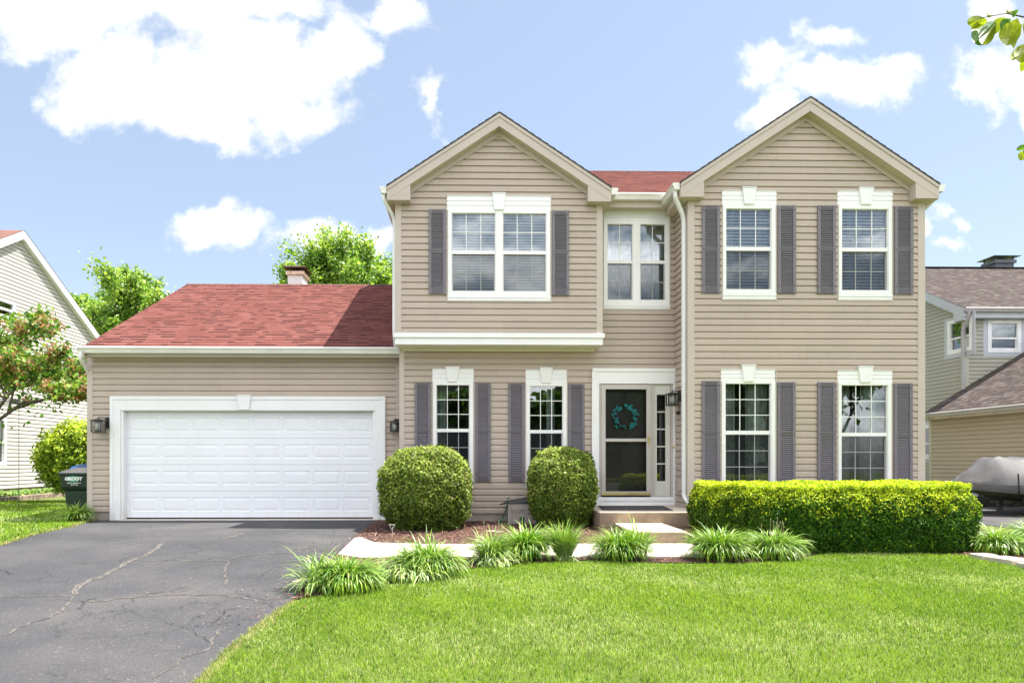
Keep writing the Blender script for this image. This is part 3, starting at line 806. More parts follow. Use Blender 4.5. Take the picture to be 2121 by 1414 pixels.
def std_window(Y, fr, gspans, gt, r0, r1, gb, cols, rt, rb, head, key, apr, **kw):
    fr_ = rect(Y, *fr); xm = (fr[0] + fr[1]) / 2
    units = [(WX(a, Y), WX(b, Y)) for a, b in gspans]
    zz = [WZ(q_, xm, Y) for q_ in (gt, r0, r1, gb)]
    hd = rect(Y, *head) if head else None
    ky = None
    if key:
        kx = rect(Y, key[0], key[1], key[2], key[3]); n_ = (kx[1] - kx[0]) * .16
        ky = (kx[0], kx[1], kx[0] + n_, kx[1] - n_, kx[2], kx[3])
    ap = (WZ(apr[1], xm, Y), WZ(apr[0], xm, Y)) if apr else None
    if hd: fr_ = (fr_[0], fr_[1], fr_[2], hd[2])
    if ap: fr_ = (fr_[0], fr_[1], ap[1], fr_[3])
    return window(house, FRONT, Y, fr_, units, zz[0], zz[1], zz[2], zz[3], cols, rt, rb, header=hd, key=ky, apron=ap, **kw)
cA = WX(903, YM); cB = WX(1166, YM)
std_window(YM, (897, 980.5, 1000, 791.5), [(903.5, 972.7)], 797.6, 887.5, 894.4, 990, 3, 3, 3, (895.8, 980.6, 791.5, 764.5), (923, 951, 791, 759.5), (1000, 1010),
           curtain=[(WX(900, YM), WX(922, YM))], label='left ground-floor window of the pair behind the round bushes')
std_window(YM, (1089.5, 1173.5, 1000, 794), [(1096.4, 1166)], 799.7, 890, 897, 990, 3, 3, 3, (1089, 1173.5, 794, 766.5), (1117.5, 1144, 793.5, 761), (1000, 1010),
           curtain=[(WX(1134, YM), WX(1152, YM))], label='right ground-floor window of the pair, beside the front door')
std_window(YM, (1250, 1386.2, 630, 458.8), [(1257, 1310.2), (1325.3, 1378.2)], 465.3, 539.6, 546, 621.6, 2, 2, 2, (1249.6, 1387, 458.3, 438), None, (630.5, 640.5),
           glass='glass_up', curtain=[(WX(1252, YM), WX(1384, YM))], label='double window in the recess above the front door')
for (x0, x1, yt, yb) in ((859, 892.5, 793, 997), (984.2, 1016.8, 793.5, 997), (1052.4, 1085.5, 794, 998), (1176.9, 1210.2, 795, 998)):
    r_ = rect(YM, x0, x1, yb, yt); shutter(house, FRONT, YM, r_[0], r_[1], r_[2], r_[3], WZ(892.5, (x0 + x1) / 2, YM))

# cantilevered upstairs bay
zb0 = WZ(692, 1030, YB); zb_e = WZ(408, 830, YB)
RIDX = (WX(800.4, YB - .2) + WX(1266.8, YB - .2)) / 2
PK = WZ(232, 1033, YB - .2); SLB = 0.66
YBF = YB - 0.20
def bay_top(z): return (PK - .25 - z) / SLB
bw_top = PK - .25
bwin = rect(YB, 927.7, 1139.5, 612, 437)
w = MB(); siding(w, bx0, bx1, zb0, bw_top, YB, holes=[(bwin[0] + .01, bwin[1] - .01, bwin[2] + .01, bwin[3] - .01)], xl=lambda z: RIDX - bay_top(z), xr=lambda z: RIDX + bay_top(z))
w.build('upper_bay_wall', M['siding'], house)
w = MB(EAST)
siding(w, YB, YM + .3, zb0, zb_e + .3, -bx1); w.build('bay_side_wall', M['siding'], house)
w = MB(WEST); siding(w, -22, -YB, zb0, zb_e + .35, bx0)
siding(w, -22, -YM, 3.0, zb0, bx0 + .02); w.build('left_side_wall', M['siding'], house)
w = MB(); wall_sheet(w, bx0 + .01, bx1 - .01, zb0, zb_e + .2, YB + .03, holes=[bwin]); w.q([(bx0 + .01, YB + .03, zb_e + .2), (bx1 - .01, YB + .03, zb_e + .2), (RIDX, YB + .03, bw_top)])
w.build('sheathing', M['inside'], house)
c = MB(); c.box(bx0 - .02, bx0 + .09, YB - .022, YB + .09, zb0, zb_e + .1); c.box(bx1 - .09, bx1 + .02, YB - .022, YB + .09, zb0, zb_e + .1)
c.build('corner_trim', M['trim_tan'], house, bevel=.004)
t = MB(); za = WZ(691, 1030, YB); zm_ = WZ(700, 1030, YB); zc = WZ(714, 1030, YB)
def ring(m, e, z0, z1):
    m.box(bx0 - e, bx1 + e, YB - e, YB - .001, z0, z1); m.box(bx0 - e, bx0 - .001, YB - .001, YM - .02, z0, z1); m.box(bx1 + .001, bx1 + e, YB - .001, YM - .001, z0, z1)
ring(t, .052, zm_, za + .004); ring(t, .024, zc, zm_ - .001)
t.build('bay_skirt', M['white'], house, bevel=.004)
t = MB(); t.q([(bx0 - .02, YB - .02, zc + .004), (bx1 + .02, YB - .02, zc + .004), (bx1 + .02, YM, zc + .004), (bx0 - .02, YM, zc + .004)]); t.box(bx0 + .07, bx1 - .04, YM - .03, YM - .012, zc - .045, zc + .002)
t.build('bay_soffit', M['soffit_white'], house)
std_window(YB, (927.7, 1139.5, 612.6, 437), [(935.3, 1026.2), (1041.2, 1131.6)], 442.6, 519.5, 526.6, 603.6, 3, 2, 2, (925.9, 1140.2, 436.8, 407), (1019.3, 1047.3, 436.4, 401), (612.6, 623.5),
           glass='glass_up', blind=(0.050, R(64), WZ(603, 1030, YB)), label='wide double window under the left front gable')
for (x0, x1, yt, yb, ym) in ((888.2, 923.8, 434.7, 610, 521.5), (1143.3, 1178, 437.5, 612.6, 523.5)):
    r_ = rect(YB, x0, x1, yb, yt); shutter(house, FRONT, YB, r_[0], r_[1], r_[2], r_[3], WZ(ym, (x0 + x1) / 2, YB))

# right wing
PKW = WZ(200, 1678.7, YW - .2); SLW = 0.66; YWF = YW - 0.20
RXW = (WX(1409, YWF) + WX(1946.5, YWF)) / 2
ww_top = PKW - .25
zw_e = WZ(402, 1900, YW)
wh = []
wins = {}
specs = [((1496.5, 1605.5, 604.7, 424.7), [(1502.5, 1597.3)], 433.2, 511.3, 519.4, 599.8, 2, (1494.2, 1607.1, 424.7, 396.4), (1535.5, 1564.5, 424.7, 389.2), (607, 620.5)),
         ((1736, 1845.8, 604.7, 425.7), [(1742.2, 1838.8)], 434, 513, 521, 601.8, 2, (1733, 1847, 425.7, 397), (1776.6, 1806.4, 425.4, 390), (609, 622)),
         ((1494, 1605, 1000, 790), [(1501.3, 1596.4)], 794.8, 891.5, 899.6, 1000, 3, (1492.2, 1604, 790, 765.6), (1534.5, 1563.5, 790.6, 755.8), (1010, 1022)),
         ((1735, 1845, 1000, 792), [(1741.5, 1837.5)], 798, 895.7, 903, 1002, 3, (1733, 1846.3, 792, 768.5), (1775, 1805.5, 792.3, 758.3), (1012, 1024))]
holes = []
for sp in specs:
    a = rect(YW, *sp[0]); holes.append((a[0] + .01, a[1] - .01, WZ(sp[9][0], sp[0][0], YW) + .01, a[3] - .01))
w = MB(); siding(w, wx0, wx1, z1f, ww_top, YW, holes=holes, xl=lambda z: RXW - (ww_top - z) / SLW, xr=lambda z: RXW + (ww_top - z) / SLW)
w.build('wing_wall', M['siding'], house)
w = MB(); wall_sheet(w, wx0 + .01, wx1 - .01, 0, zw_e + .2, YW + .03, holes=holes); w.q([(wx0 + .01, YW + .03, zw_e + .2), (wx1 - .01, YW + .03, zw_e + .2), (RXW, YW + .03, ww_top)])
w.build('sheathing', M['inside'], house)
w = MB(WEST); siding(w, -YM - .02, -YW, z1f, zw_e + .25, wx0); w.build('recess_side_wall', M['siding'], house)
w = MB(EAST); siding(w, YW, 22, z1f, zw_e + .3, -wx1); w.build('right_side_wall', M['siding'], house)
c = MB(); c.box(wx0 - .02, wx0 + .10, YW - .022, YW + .10, z1f - .005, zw_e + .1); c.box(wx1 - .11, wx1 + .02, YW - .022, YW + .10, z1f - .005, zw_e + .1)
c.build('corner_trim', M['trim_tan'], house, bevel=.004)
wl = ['left upstairs window of the right wing', 'right upstairs window of the right wing', 'left ground-floor window behind the clipped hedge', 'right ground-floor window behind the clipped hedge']
for i, sp in enumerate(specs):
    kw = dict(glass='glass_up', blind=(0.056, R(50), WZ(601, 1550, YW)), curtain=[(WX(sp[1][0][0] - 3, YW), WX(sp[1][0][0] + 24, YW))] if i == 0 else [(WX(1774, YW), WX(1800, YW)), (WX(1818, YW), WX(1842, YW))]) if i < 2 else \
         dict(curtain=[(WX(sp[1][0][0] - 3, YW), WX(sp[1][0][0] + 32, YW)), (WX(sp[1][0][1] - 42, YW), WX(sp[1][0][1] + 3, YW))])
    std_window(YW, sp[0], sp[1], sp[2], sp[3], sp[4], sp[5], 3, sp[6], sp[6], sp[7], sp[8], sp[9], label=wl[i], **kw)
for (x0, x1, yt, yb, ym) in ((1452.9, 1489.6, 428, 608, 517), (1609.4, 1646.8, 427, 608.5, 517), (1691.4, 1729, 427, 609.5, 517), (1850.5, 1889, 428.6, 611, 518.5),
                             (1452.5, 1489.5, 789, 1006, 896), (1608.4, 1645.6, 791.6, 1008, 898), (1691.4, 1729, 792, 1008, 899.5), (1849.5, 1887.6, 794, 1009, 902)):
    r_ = rect(YW, x0, x1, yb, yt); shutter(house, FRONT, YW, r_[0], r_[1], r_[2], r_[3], WZ(ym, (x0 + x1) / 2, YW))

# gable roofs, rake boards, returns
def front_gable(cx, half, pk, sl, yf, yback, ywall, name, wx_l, wx_r):
    """pk: ridge height of the shingles at cx; half: eave half width"""
    ez = pk - sl * half; L = math.hypot(half, sl * half)
    r = MB()
    roof_plane(r, (cx - half, yback, ez), (0, -1, 0), (1, 0, sl), yback - yf, L, lift=.01, vseed=1)
    roof_plane(r, (cx + half, yf, ez), (0, 1, 0), (-1, 0, sl), yback - yf, L, lift=.01, vseed=2)
    ro = r.build(name, M['red_roof'], house)
    # ragged dark shingle edge
    e = MB()
    for sg in (-1, 1):
        n = int(L / .14)
        for i in range(n):
            t0, t1 = i / n, (i + 1) / n
            xa, za = cx + sg * half * (1 - t0), ez + sl * half * t0; xb, zb = cx + sg * half * (1 - t1), ez + sl * half * t1
            if sg < 0:
                e.hexa([(xa, yf - .018, za - .022), (xb, yf - .018, zb - .022), (xb, yf + .01, zb - .022), (xa, yf + .01, za - .022), (xa, yf - .018, za + .012), (xb, yf - .018, zb + .001), (xb, yf + .01, zb + .001), (xa, yf + .01, za + .012)])
            else:
                e.hexa([(xb, yf - .018, zb - .022), (xa, yf - .018, za - .022), (xa, yf + .01, za - .022), (xb, yf + .01, zb - .022), (xb, yf - .018, zb + .001), (xa, yf - .018, za + .012), (xa, yf + .01, za + .012), (xb, yf + .01, zb + .001)])
    e.build('shingle_edge', M['shingle_edge'], ro)
    # barge boards: upper trim strip and wide board
    b = MB()
    def band(m, top, bot, y0, y1, hx):
        for sg in (-1, 1):
            xe = cx + sg * hx; ze = pk - sl * hx
            P = [(cx, pk - bot), (cx, pk - top), (xe, ze - top), (xe, ze - bot)]
            if sg > 0: P = P[::-1]
            m.prism(P, y0, y1)
    band(b, .024, .085, yf - .012, yf + .02, half - .01)
    band(b, .0855, .245, yf + .002, yf + .03, half - .01)
    # boxed returns
    for sg in (-1, 1):
        xo = cx + sg * (half - .011); xi = xo - sg * .40
        zo = pk - sl * (half - .011) - .245; zi = zo + sl * .40; zbt = zo - .012 + .03
        zbt = zo - .01
        P = [(xo, zbt), (xi, zbt), (xi, zi + .002), (xo, zo + .002)]
        if sg > 0: P = P[::-1]
        b.prism(P, yf + .0055, ywall - .001)
    b.build('barge_board', M['trim_tan'], house, bevel=.002)
    # soffit and frieze on the wall
    s = MB()
    for sg in (-1, 1):
        xe = cx + sg * (half - .05); ze = pk - sl * (half - .05)
        P = [(cx, yf + .03, pk - .235), (xe, yf + .03, ze - .235), (xe, ywall, ze - .235), (cx, ywall, pk - .235)]
        s.q(P if sg > 0 else P[::-1])
    s.build('soffit', M['soffit'], house)
    s = MB(); band(s, .236, .335, ywall - .032, ywall - .0200, half - .40)
    s.build('frieze', M['trim_tan'], house)
    return ez
halfB = WX(1266.8, YBF) - RIDX; halfW = WX(1946.5, YWF) - RXW
YM_E = YM - 0.22                                   # main eave line
YMR = 17.2                                        # main ridge
zm_e = WZ(402, 1330, YM_E); SLM = 0.5
ZMR = WZ(355, 1330, YMR); SLM = (ZMR - zm_e) / (YMR - YM_E)
ezb = front_gable(RIDX, halfB, PK, SLB, YBF, YMR - .3, YB, 'bay_roof', bx0, bx1)
ezw = front_gable(RXW, halfW, PKW, SLW, YWF, YMR - .3, YW, 'wing_roof', wx0, wx1)
# main roof
Lm = math.hypot(YMR - YM_E, ZMR - zm_e)
r = MB(); mxl, mxr = bx0 - .14, wx1 + .14
roof_plane(r, (mxl, YM_E, zm_e), (1, 0, 0), (0, YMR - YM_E, ZMR - zm_e), mxr - mxl, Lm, vseed=5, course=.165)
roof_plane(r, (mxr, 2 * YMR - YM_E, zm_e), (-1, 0, 0), (0, YM_E - YMR, ZMR - zm_e), mxr - mxl, Lm, vseed=6)
mr_ = r.build('main_roof', M['red_roof'], house); ridge_cap(mxl, mxr, YMR, ZMR, SLM, mr_)
# side gables of the main block
for T, a, nm in ((WEST, bx0, 'gable_wall'), (EAST, -wx1, 'gable_wall')):
    sg = -1 if T is WEST else 1
    cy = sg * YMR
    g = MB(T); siding(g, cy - 5, cy + 5, zm_e - .1, ZMR - .12, a, xl=lambda z: cy - (ZMR - .12 - z) / SLM, xr=lambda z: cy + (ZMR - .12 - z) / SLM)
    g.build(nm, M['siding'], house)
g = MB(); wall_sheet(g, bx0, wx1, 0, zm_e, 21.6); wall_sheet(g, gx0, mx0, 0, zr_e, 2 * YR - YE - .3); g.build('rear_wall', M['siding'], house)
# eave of the recess: soffit, fascia, gutter
f = MB(); xl_, xr_ = bx1 + .02, wx0 - .02
zs_f = WZ(429, 1330, YM_E)
f.box(xl_, xr_, YM_E + .02, YM_E + .045, zs_f, zm_e - .015)
f.build('fascia', M['trim_tan'], house)
f = MB(); f.box(xl_, xr_, YM_E + .045, YM - .001, zs_f + .004, zs_f + .012)
n = 9
for i in range(n + 1):
    xx = xl_ + (xr_ - xl_) * i / n; f.box(xx - .004, xx + .004, YM_E + .05, YM - .02, zs_f - .002, zs_f + .0035)
# side eave soffits of the two front gables
zbs = ezb - .25; zws = ezw - .25
f.box(RIDX - halfB + .02, bx0 - .021, YBF + .03, YM + 3, zbs, zbs + .012); f.box(bx1 + .021, RIDX + halfB - .02, YBF + .03, YM - .02, zbs, zbs + .012)
f.box(RXW - halfW + .02, wx0 - .021, YWF + .03, YM - .02, zws, zws + .012); f.box(wx1 + .021, RXW + halfW - .02, YWF + .03, YM + 3, zws, zws + .012)
f.build('soffit', M['soffit'], house)
f = MB()
f.box(RIDX - halfB + .002, RIDX - halfB + .02, YBF + .031, YM + 3, zbs, ezb - .02); f.box(RIDX + halfB - .02, RIDX + halfB - .002, YBF + .031, YM - .2, zbs, ezb - .02)
f.box(RXW - halfW + .002, RXW - halfW + .02, YWF + .031, YM - .2, zws, ezw - .02); f.box(RXW + halfW - .02, RXW + halfW - .002, YWF + .031, YM + 3, zws, ezw - .02)
f.build('side_fascia', M['trim_tan'], house)
zgm = WZ(414, 1330, YM_E - .05)
gutter(house, (xl_ + .05, YM_E + .019, zgm), (xr_ - .05, YM_E + .019, zgm), sgn=-1)
xbl, xbr, xwl, xwr = RIDX - halfB, RIDX + halfB, RXW - halfW, RXW + halfW
gutter(house, (xbl - .001, YBF + .02, ezb - .12), (xbl - .001, YM + 3, ezb - .12), sgn=1)
gutter(house, (xbr + .001, YBF + .02, ezb - .12), (xbr + .001, YM_E + .1, ezb - .12), sgn=-1)
gutter(house, (xwl - .001, YWF + .02, ezw - .12), (xwl - .001, YM_E + .1, ezw - .12), sgn=1)
gutter(house, (xwr + .001, YWF + .02, ezw - .12), (xwr + .001, YM + 3, ezw - .12), sgn=-1)
# downspouts
xd = wx0 - .055; yd_ = YW + .10
downspout(house, smooth_path([(xwl - .06, YWF + .1, ezw - .11), (xwl - .06, YWF + .1, ezw - .22), (xd, yd_, ezw - .50), (xd, yd_, .48), (xd + .10, YW - .05, .36), (wx0 + .42, YW - .18, .29)]))
downspout(house, smooth_path([(xbl - .06, YBF + .1, ezb - .11), (xbl - .06, YBF + .1, ezb - .20), (bx0 - .05, YB + .12, ezb - .46), (bx0 - .05, YB + .12, zb0 + .02), (bx0 - .05, YB + .3, zb0 - .15)]))
downspout(house, smooth_path([(xwr + .06, YWF + .25, ezw - .11), (xwr + .06, YWF + .25, ezw - .18), (wx1 + .05, YW + .35, ezw - .42), (wx1 + .05, YW + .35, .2)]))

# front door
D = door_r
t = MB(); tw = WX(1239.8, YM) - WX(1226, YM)
zh = WZ(795, 1310, YM); zs = WZ(1028.5, 1310, YM)
t.box(D[0], D[0] + tw, YM - .05, YM + .02, D[2], D[3]); t.box(D[1] - .07, D[1] - .001, YM - .05, YM + .02, D[2], D[3])
t.box(D[0] + tw, D[1] - .07, YM - .05, YM + .02, zh, D[3]); t.box(D[0], D[1] - .001, YM - .065, YM - .0505, D[3] - .05, D[3] + .012)
t.box(D[0] - .01, D[0] + .03, YM - .062, YM - .0505, D[2], D[3] - .05)
siding(t, D[0] + tw, D[1] - .07, D[2], zs, YM - .02, course=(zs - D[2]) / 2.0); t.box(D[0] + tw, D[1] - .07, YM - .019, YM + .02, D[2], zs)
case = t.build('door_casing', M['white'], house, bevel=.004)
s0, s1 = WX(1244.5, YM), WX(1347, YM); g0, g1 = WX(1253.5, YM), WX(1338, YM)
j = MB(); j.box(D[0] + tw, s0, YM - .025, YM + .05, zs, zh); 
xm0, xm1 = WX(1348, YM), WX(1356, YM); j.box(s1 + .002, xm1, YM - .02, YM + .05, zs, zh); j.box(WX(1388.5, YM), D[1] - .07, YM - .02, YM + .05, zs, zh)
j.box(s0, s1 + .001, YM - .02, YM + .05, zh - .018, zh - .001); j.box(xm1, WX(1388.5, YM), YM - .018, YM + .05, zs, zs + .012); j.box(xm1, WX(1388.5, YM), YM - .018, YM + .05, zh - .015, zh - .001)
j.build('door_jamb', M['storm'], house, bevel=.002)
zt_g, zb_g, zc0, zc1 = WZ(806.3, 1300, YM), WZ(1017, 1300, YM), WZ(914.3, 1300, YM), WZ(908, 1300, YM)
sd = MB(); y0_, y1_ = YM - .045, YM - .012
sd.box(s0 + .002, g0, y0_, y1_, zs + .03, zh - .02); sd.box(g1, s1, y0_, y1_, zs + .03, zh - .02); sd.box(g0, g1, y0_, y1_, zt_g, zh - .02); sd.box(g0, g1, y0_, y1_, zs + .03, zb_g); sd.box(g0, g1, y0_, y1_, zc0, zc1)
sdo = sd.build('storm_door', M['storm'], house, bevel=.004)
p = MB(); p.q([(g0, YM - .02, zc1), (g1, YM - .02, zc1), (g1, YM - .02, zt_g), (g0, YM - .02, zt_g)]); p.q([(g0, YM - .022, zb_g), (g1, YM - .022, zb_g), (g1, YM - .022, zc0), (g0, YM - .022, zc0)])
p.build('pane', M['glass_door'], sdo)
p = MB(); p.box(s0 + .004, s1 - .004, y0_ - .006, y0_ - .0005, zs + .032, zs + .08); p.build('kick_plate', M['brass'], sdo)
p = MB(); hx = WX(1342.5, YM); hz = WZ(908, 1342, YM); p.box(hx - .014, hx + .014, y0_ - .008, y0_ - .0005, hz - .12, hz + .06); p.tube([(hx, y0_ - .008, hz), (hx, y0_ - .045, hz), (hx - .07, y0_ - .05, hz - .003)], .009)
p.build('door_handle', M['brass'], sdo)
e = MB(); ye = YM + .10
e.box(s0, s1, ye, ye + .05, zs, zh)
for (fx0, fx1) in ((.12, .46), (.54, .88)):
    for (fz0, fz1) in ((.05, .30), (.36, .62), (.68, .94)):
        xa, xb = s0 + (s1 - s0) * fx0, s0 + (s1 - s0) * fx1; za, zb = zs + (zh - zs) * fz0, zs + (zh - zs) * fz1
        e.box(xa, xb, ye - .006, ye - .0005, za, zb); e.box(xa + .035, xb - .035, ye - .014, ye - .0065, za + .035, zb - .035)
e.build('entry_door', M['entry'], house, bevel=.003)
# sidelight
q0, q1 = WX(1356.5, YM), WX(1388, YM); h0, h1 = WX(1360.5, YM), WX(1378.5, YM); hz0, hz1 = WZ(996, 1370, YM), WZ(817, 1370, YM)
sl = MB(); sl.box(q0, h0, YM - .002, YM + .04, zs + .013, zh - .016); sl.box(h1, q1, YM - .002, YM + .04, zs + .013, zh - .016); sl.box(h0, h1, YM - .002, YM + .04, hz1, zh - .016); sl.box(h0, h1, YM - .002, YM + .04, zs + .013, hz0)
for i in range(1, 5):
    z = hz0 + (hz1 - hz0) * i / 5; sl.box(h0, h1, YM - .004, YM + .02, z - .011, z + .011)
so = sl.build('sidelight', M['cream_door'], house, bevel=.003)
p = MB(); p.q([(h0, YM + .012, hz0), (h1, YM + .012, hz0), (h1, YM + .012, hz1), (h0, YM + .012, hz1)]); p.build('pane', M['glass'], so)
b = MB(); bxx, bz = WX(1394.5, YM - .05), WZ(925, 1394, YM - .05)
b.T = lambda x, y, z: (bxx + x, YM - .0505 - z, bz + y)
b.lathe((0, 0, 0), [(0.018, 0), (0.018, 0.008), (0.012, 0.014)], seg=16, sy=1.7); b.build('doorbell', M['brass'], house)

# lanterns
lantern(house, FRONT, WX(204, YG - .2), YG - .20, WZ(866, 204, YG - .2), 0.10, 0.176, 1.06)
lantern(house, FRONT, WX(817.5, YG - .16), YG - .16, WZ(870, 817, YG - .16), 0.03, 0.136, .88)
ylan = YW + .42
lantern(house, FRONT, wx0 - .16, ylan, WZ(811, 1390, ylan), 0.143, 0.0, 1.02)
b = MB(); cz = WZ(855, 1408, YW + .5); b.lathe((wx0 - .045, YW + .45, cz - .035), [(.01, 0), (.035, .015), (.04, .035), (.03, .06), (.01, .07)], seg=12); b.tube([(wx0 - .03, YW + .45, cz + .03), (wx0 - .025, YW + .45, cz + .16)], .006)
b.build('door_camera', M['black'], house, smooth=True)
b = MB(); b.box(wx0 - .05, wx0 - .012, YW + .36, YW + .48, .60, .79); b.build('outlet_cover', M['trim_tan'], house, bevel=.005)
mp = MB(); xx, zz = WX(217, YG), WZ(881, 217, YG); mp.box(xx - .07, xx + .05, YG - .022, YG - .001, zz - .13, zz + .12); mp.build('mounting_block', M['trim_tan'], house, bevel=.004)

# chimney chase behind the garage ridge
YC = 20.0; cx0, cx1 = WX(596, YC), WX(626.5, YC); zct = WZ(562, 610, YC)
M['rust'] = mat('rusty metal', (0.30, 0.13, 0.05), 0.8, var=0.35, vscale=7, tint=(0.55, 0.42, 0.30))
M['rustdark'] = mat('dark rusted lid', (0.10, 0.055, 0.035), 0.85, var=0.3, vscale=8)
ch = MB(); ch.box(cx0, cx1, YC, YC + .65, 3.2, zct - .10)
cho = ch.build('chimney', mat('white chimney siding', (0.72, 0.68, 0.66), 0.6, var=.04), house)
k = MB(); k.box(cx0 - .05, cx1 + .05, YC - .05, YC + .70, zct - .099, zct); k.build('chimney_band', mat('stained band', (0.68, 0.60, 0.50), 0.7, var=.3, vscale=5, tint=(0.45, 0.20, 0.07)), cho)
k = MB()
for px_ in (cx0 + .03, cx1 - .07):
    for py_ in (YC + .02, YC + .60): k.box(px_, px_ + .04, py_, py_ + .04, zct, zct + .10)
k.hexa([(cx0 - .13, YC - .13, zct + .10), (cx1 + .13, YC - .13, zct + .10), (cx1 + .13, YC + .78, zct + .10), (cx0 - .13, YC + .78, zct + .10),
        (cx0 - .10, YC - .10, zct + .135), (cx1 + .10, YC - .10, zct + .135), (cx1 + .10, YC + .75, zct + .135), (cx0 - .10, YC + .75, zct + .135)])
k.build('chimney_cap', M['rustdark'], cho)
# ------------------------------------------------------------------ ground
def sheet(name, poly, off, mats, kind='structure', label=None, extra=None, parent=None, zf=zg, skirt=0):
    """flat polygon draped on the falling plot, cut where the slope changes"""
    bm = bmesh.new(); vs = [bm.verts.new((x, y, 0)) for x, y in poly]; bm.faces.new(vs)
    for yy in (11.5, -3.0):
        g = bm.verts[:] + bm.edges[:] + bm.faces[:]
        bmesh.ops.bisect_plane(bm, geom=g, plane_co=(0, yy, 0), plane_no=(0, 1, 0))
    for v_ in bm.verts: v_.co.z = zg(v_.co.y) + off
    bmesh.ops.triangulate(bm, faces=bm.faces[:])
    bmesh.ops.recalc_face_normals(bm, faces=bm.faces[:])
    if sum(f.normal.z for f in bm.faces) < 0: bmesh.ops.reverse_faces(bm, faces=bm.faces[:])
    if skirt:
        for e in [e for e in bm.edges if len(e.link_faces) == 1]:
            p, q = e.verts; p2 = bm.verts.new(p.co - Vector((0, 0, skirt))); q2 = bm.verts.new(q.co - Vector((0, 0, skirt))); bm.faces.new((p, q, q2, p2))
    if extra: extra(bm)
    me = bpy.data.meshes.new(name); bm.to_mesh(me); bm.free()
    for m_ in (mats if isinstance(mats, list) else [mats]): me.materials.append(m_)
    o = bpy.data.objects.new(name, me); C.objects.link(o); o.parent = parent
    if kind: o['kind'] = kind
    if label: o['label'] = label
    return o

M['lawn'] = mat('lawn soil and thatch', (0.13, 0.17, 0.03), 0.95, var=0.25, vscale=5, bump=0.4, bscale=60)
def asphalt():
    m = bpy.data.materials.new('weathered asphalt'); m.use_nodes = True; t = NT(m.node_tree); t.t.nodes.clear()
    p = t.n('ShaderNodeBsdfPrincipled'); o = t.n('ShaderNodeOutputMaterial'); t.link(p.outputs[0], o.inputs[0])
    ob = t.n('ShaderNodeTexCoord').outputs['Object']
    big = t.ramp(t.noise(ob, 0.55, 5, 0.6), [(0.30, (0.038, 0.038, 0.042)), (0.46, (0.052, 0.052, 0.057)), (0.60, (0.072, 0.069, 0.071)), (0.74, (0.115, 0.104, 0.099))])
    fine = t.ramp(t.noise(ob, 75, 4, 0.8), [(0.28, 0.5), (0.72, 1.55)])
    c = t.mix(1.0, big, fine, 'MULTIPLY')
    spk = t.math('GREATER_THAN', t.noise(ob, 48, 2, 0.5), 0.69)
    c = t.mix(t.math('MULTIPLY', spk, 0.55), c, (0.30, 0.28, 0.25))
    # hairline crazing
    vw = t.vmath('ADD', ob, t.vmath('MULTIPLY', t.noise(ob, 2.5, 5, 0.7, color=True), (0.5, 0.5, 0.0)))
    vo = t.n('ShaderNodeTexVoronoi', feature='DISTANCE_TO_EDGE'); t.link(vw, vo.inputs['Vector']); vo.inputs['Scale'].default_value = 1.25
    near = t.maprange(t.noise(ob, 0.42, 3, 0.5), 0.5, 0.62, 0, 1)
    cr = t.math('MULTIPLY', t.math('LESS_THAN', vo.outputs['Distance'], 0.007), near)
    vo2 = t.n('ShaderNodeTexVoronoi', feature='DISTANCE_TO_EDGE'); t.link(vw, vo2.inputs['Vector']); vo2.inputs['Scale'].default_value = 3.6
    near2 = t.maprange(t.noise(ob, 0.6, 2, 0.5), 0.56, 0.66, 0, 1)
    cr2 = t.math('MULTIPLY', t.math('LESS_THAN', vo2.outputs['Distance'], 0.014), near2)
    c = t.mix(t.math('MULTIPLY', t.math('MAXIMUM', cr, cr2), 0.8), c, (0.012, 0.011, 0.011))
    t.link(c, p.inputs['Base Color']); p.inputs['Roughness'].default_value = 0.88; p.inputs['Specular IOR Level'].default_value = 0.35
    b = t.n('ShaderNodeBump'); b.inputs['Strength'].default_value = 0.6; b.inputs['Distance'].default_value = 0.006
    t.link(t.noise(ob, 90, 4, 0.7), b.inputs['Height']); t.link(b.outputs[0], p.inputs['Normal'])
    return m
M['asphalt'] = asphalt()
M['dust'] = mat('pale dust in cracks', (0.15, 0.132, 0.115), 0.95, var=0.3, vscale=25, tint=(0.07, 0.065, 0.06))
M['crack'] = mat('crack', (0.012, 0.011, 0.011), 0.95, var=0.2)
M['mulch'] = mat('shredded bark bed', (0.085, 0.042, 0.032), 0.95, var=0.3, vscale=22, bump=0.8, bscale=60)
M['soil'] = mat('dry soil', (0.25, 0.18, 0.12), 0.95, var=0.3, vscale=16, bump=0.6)

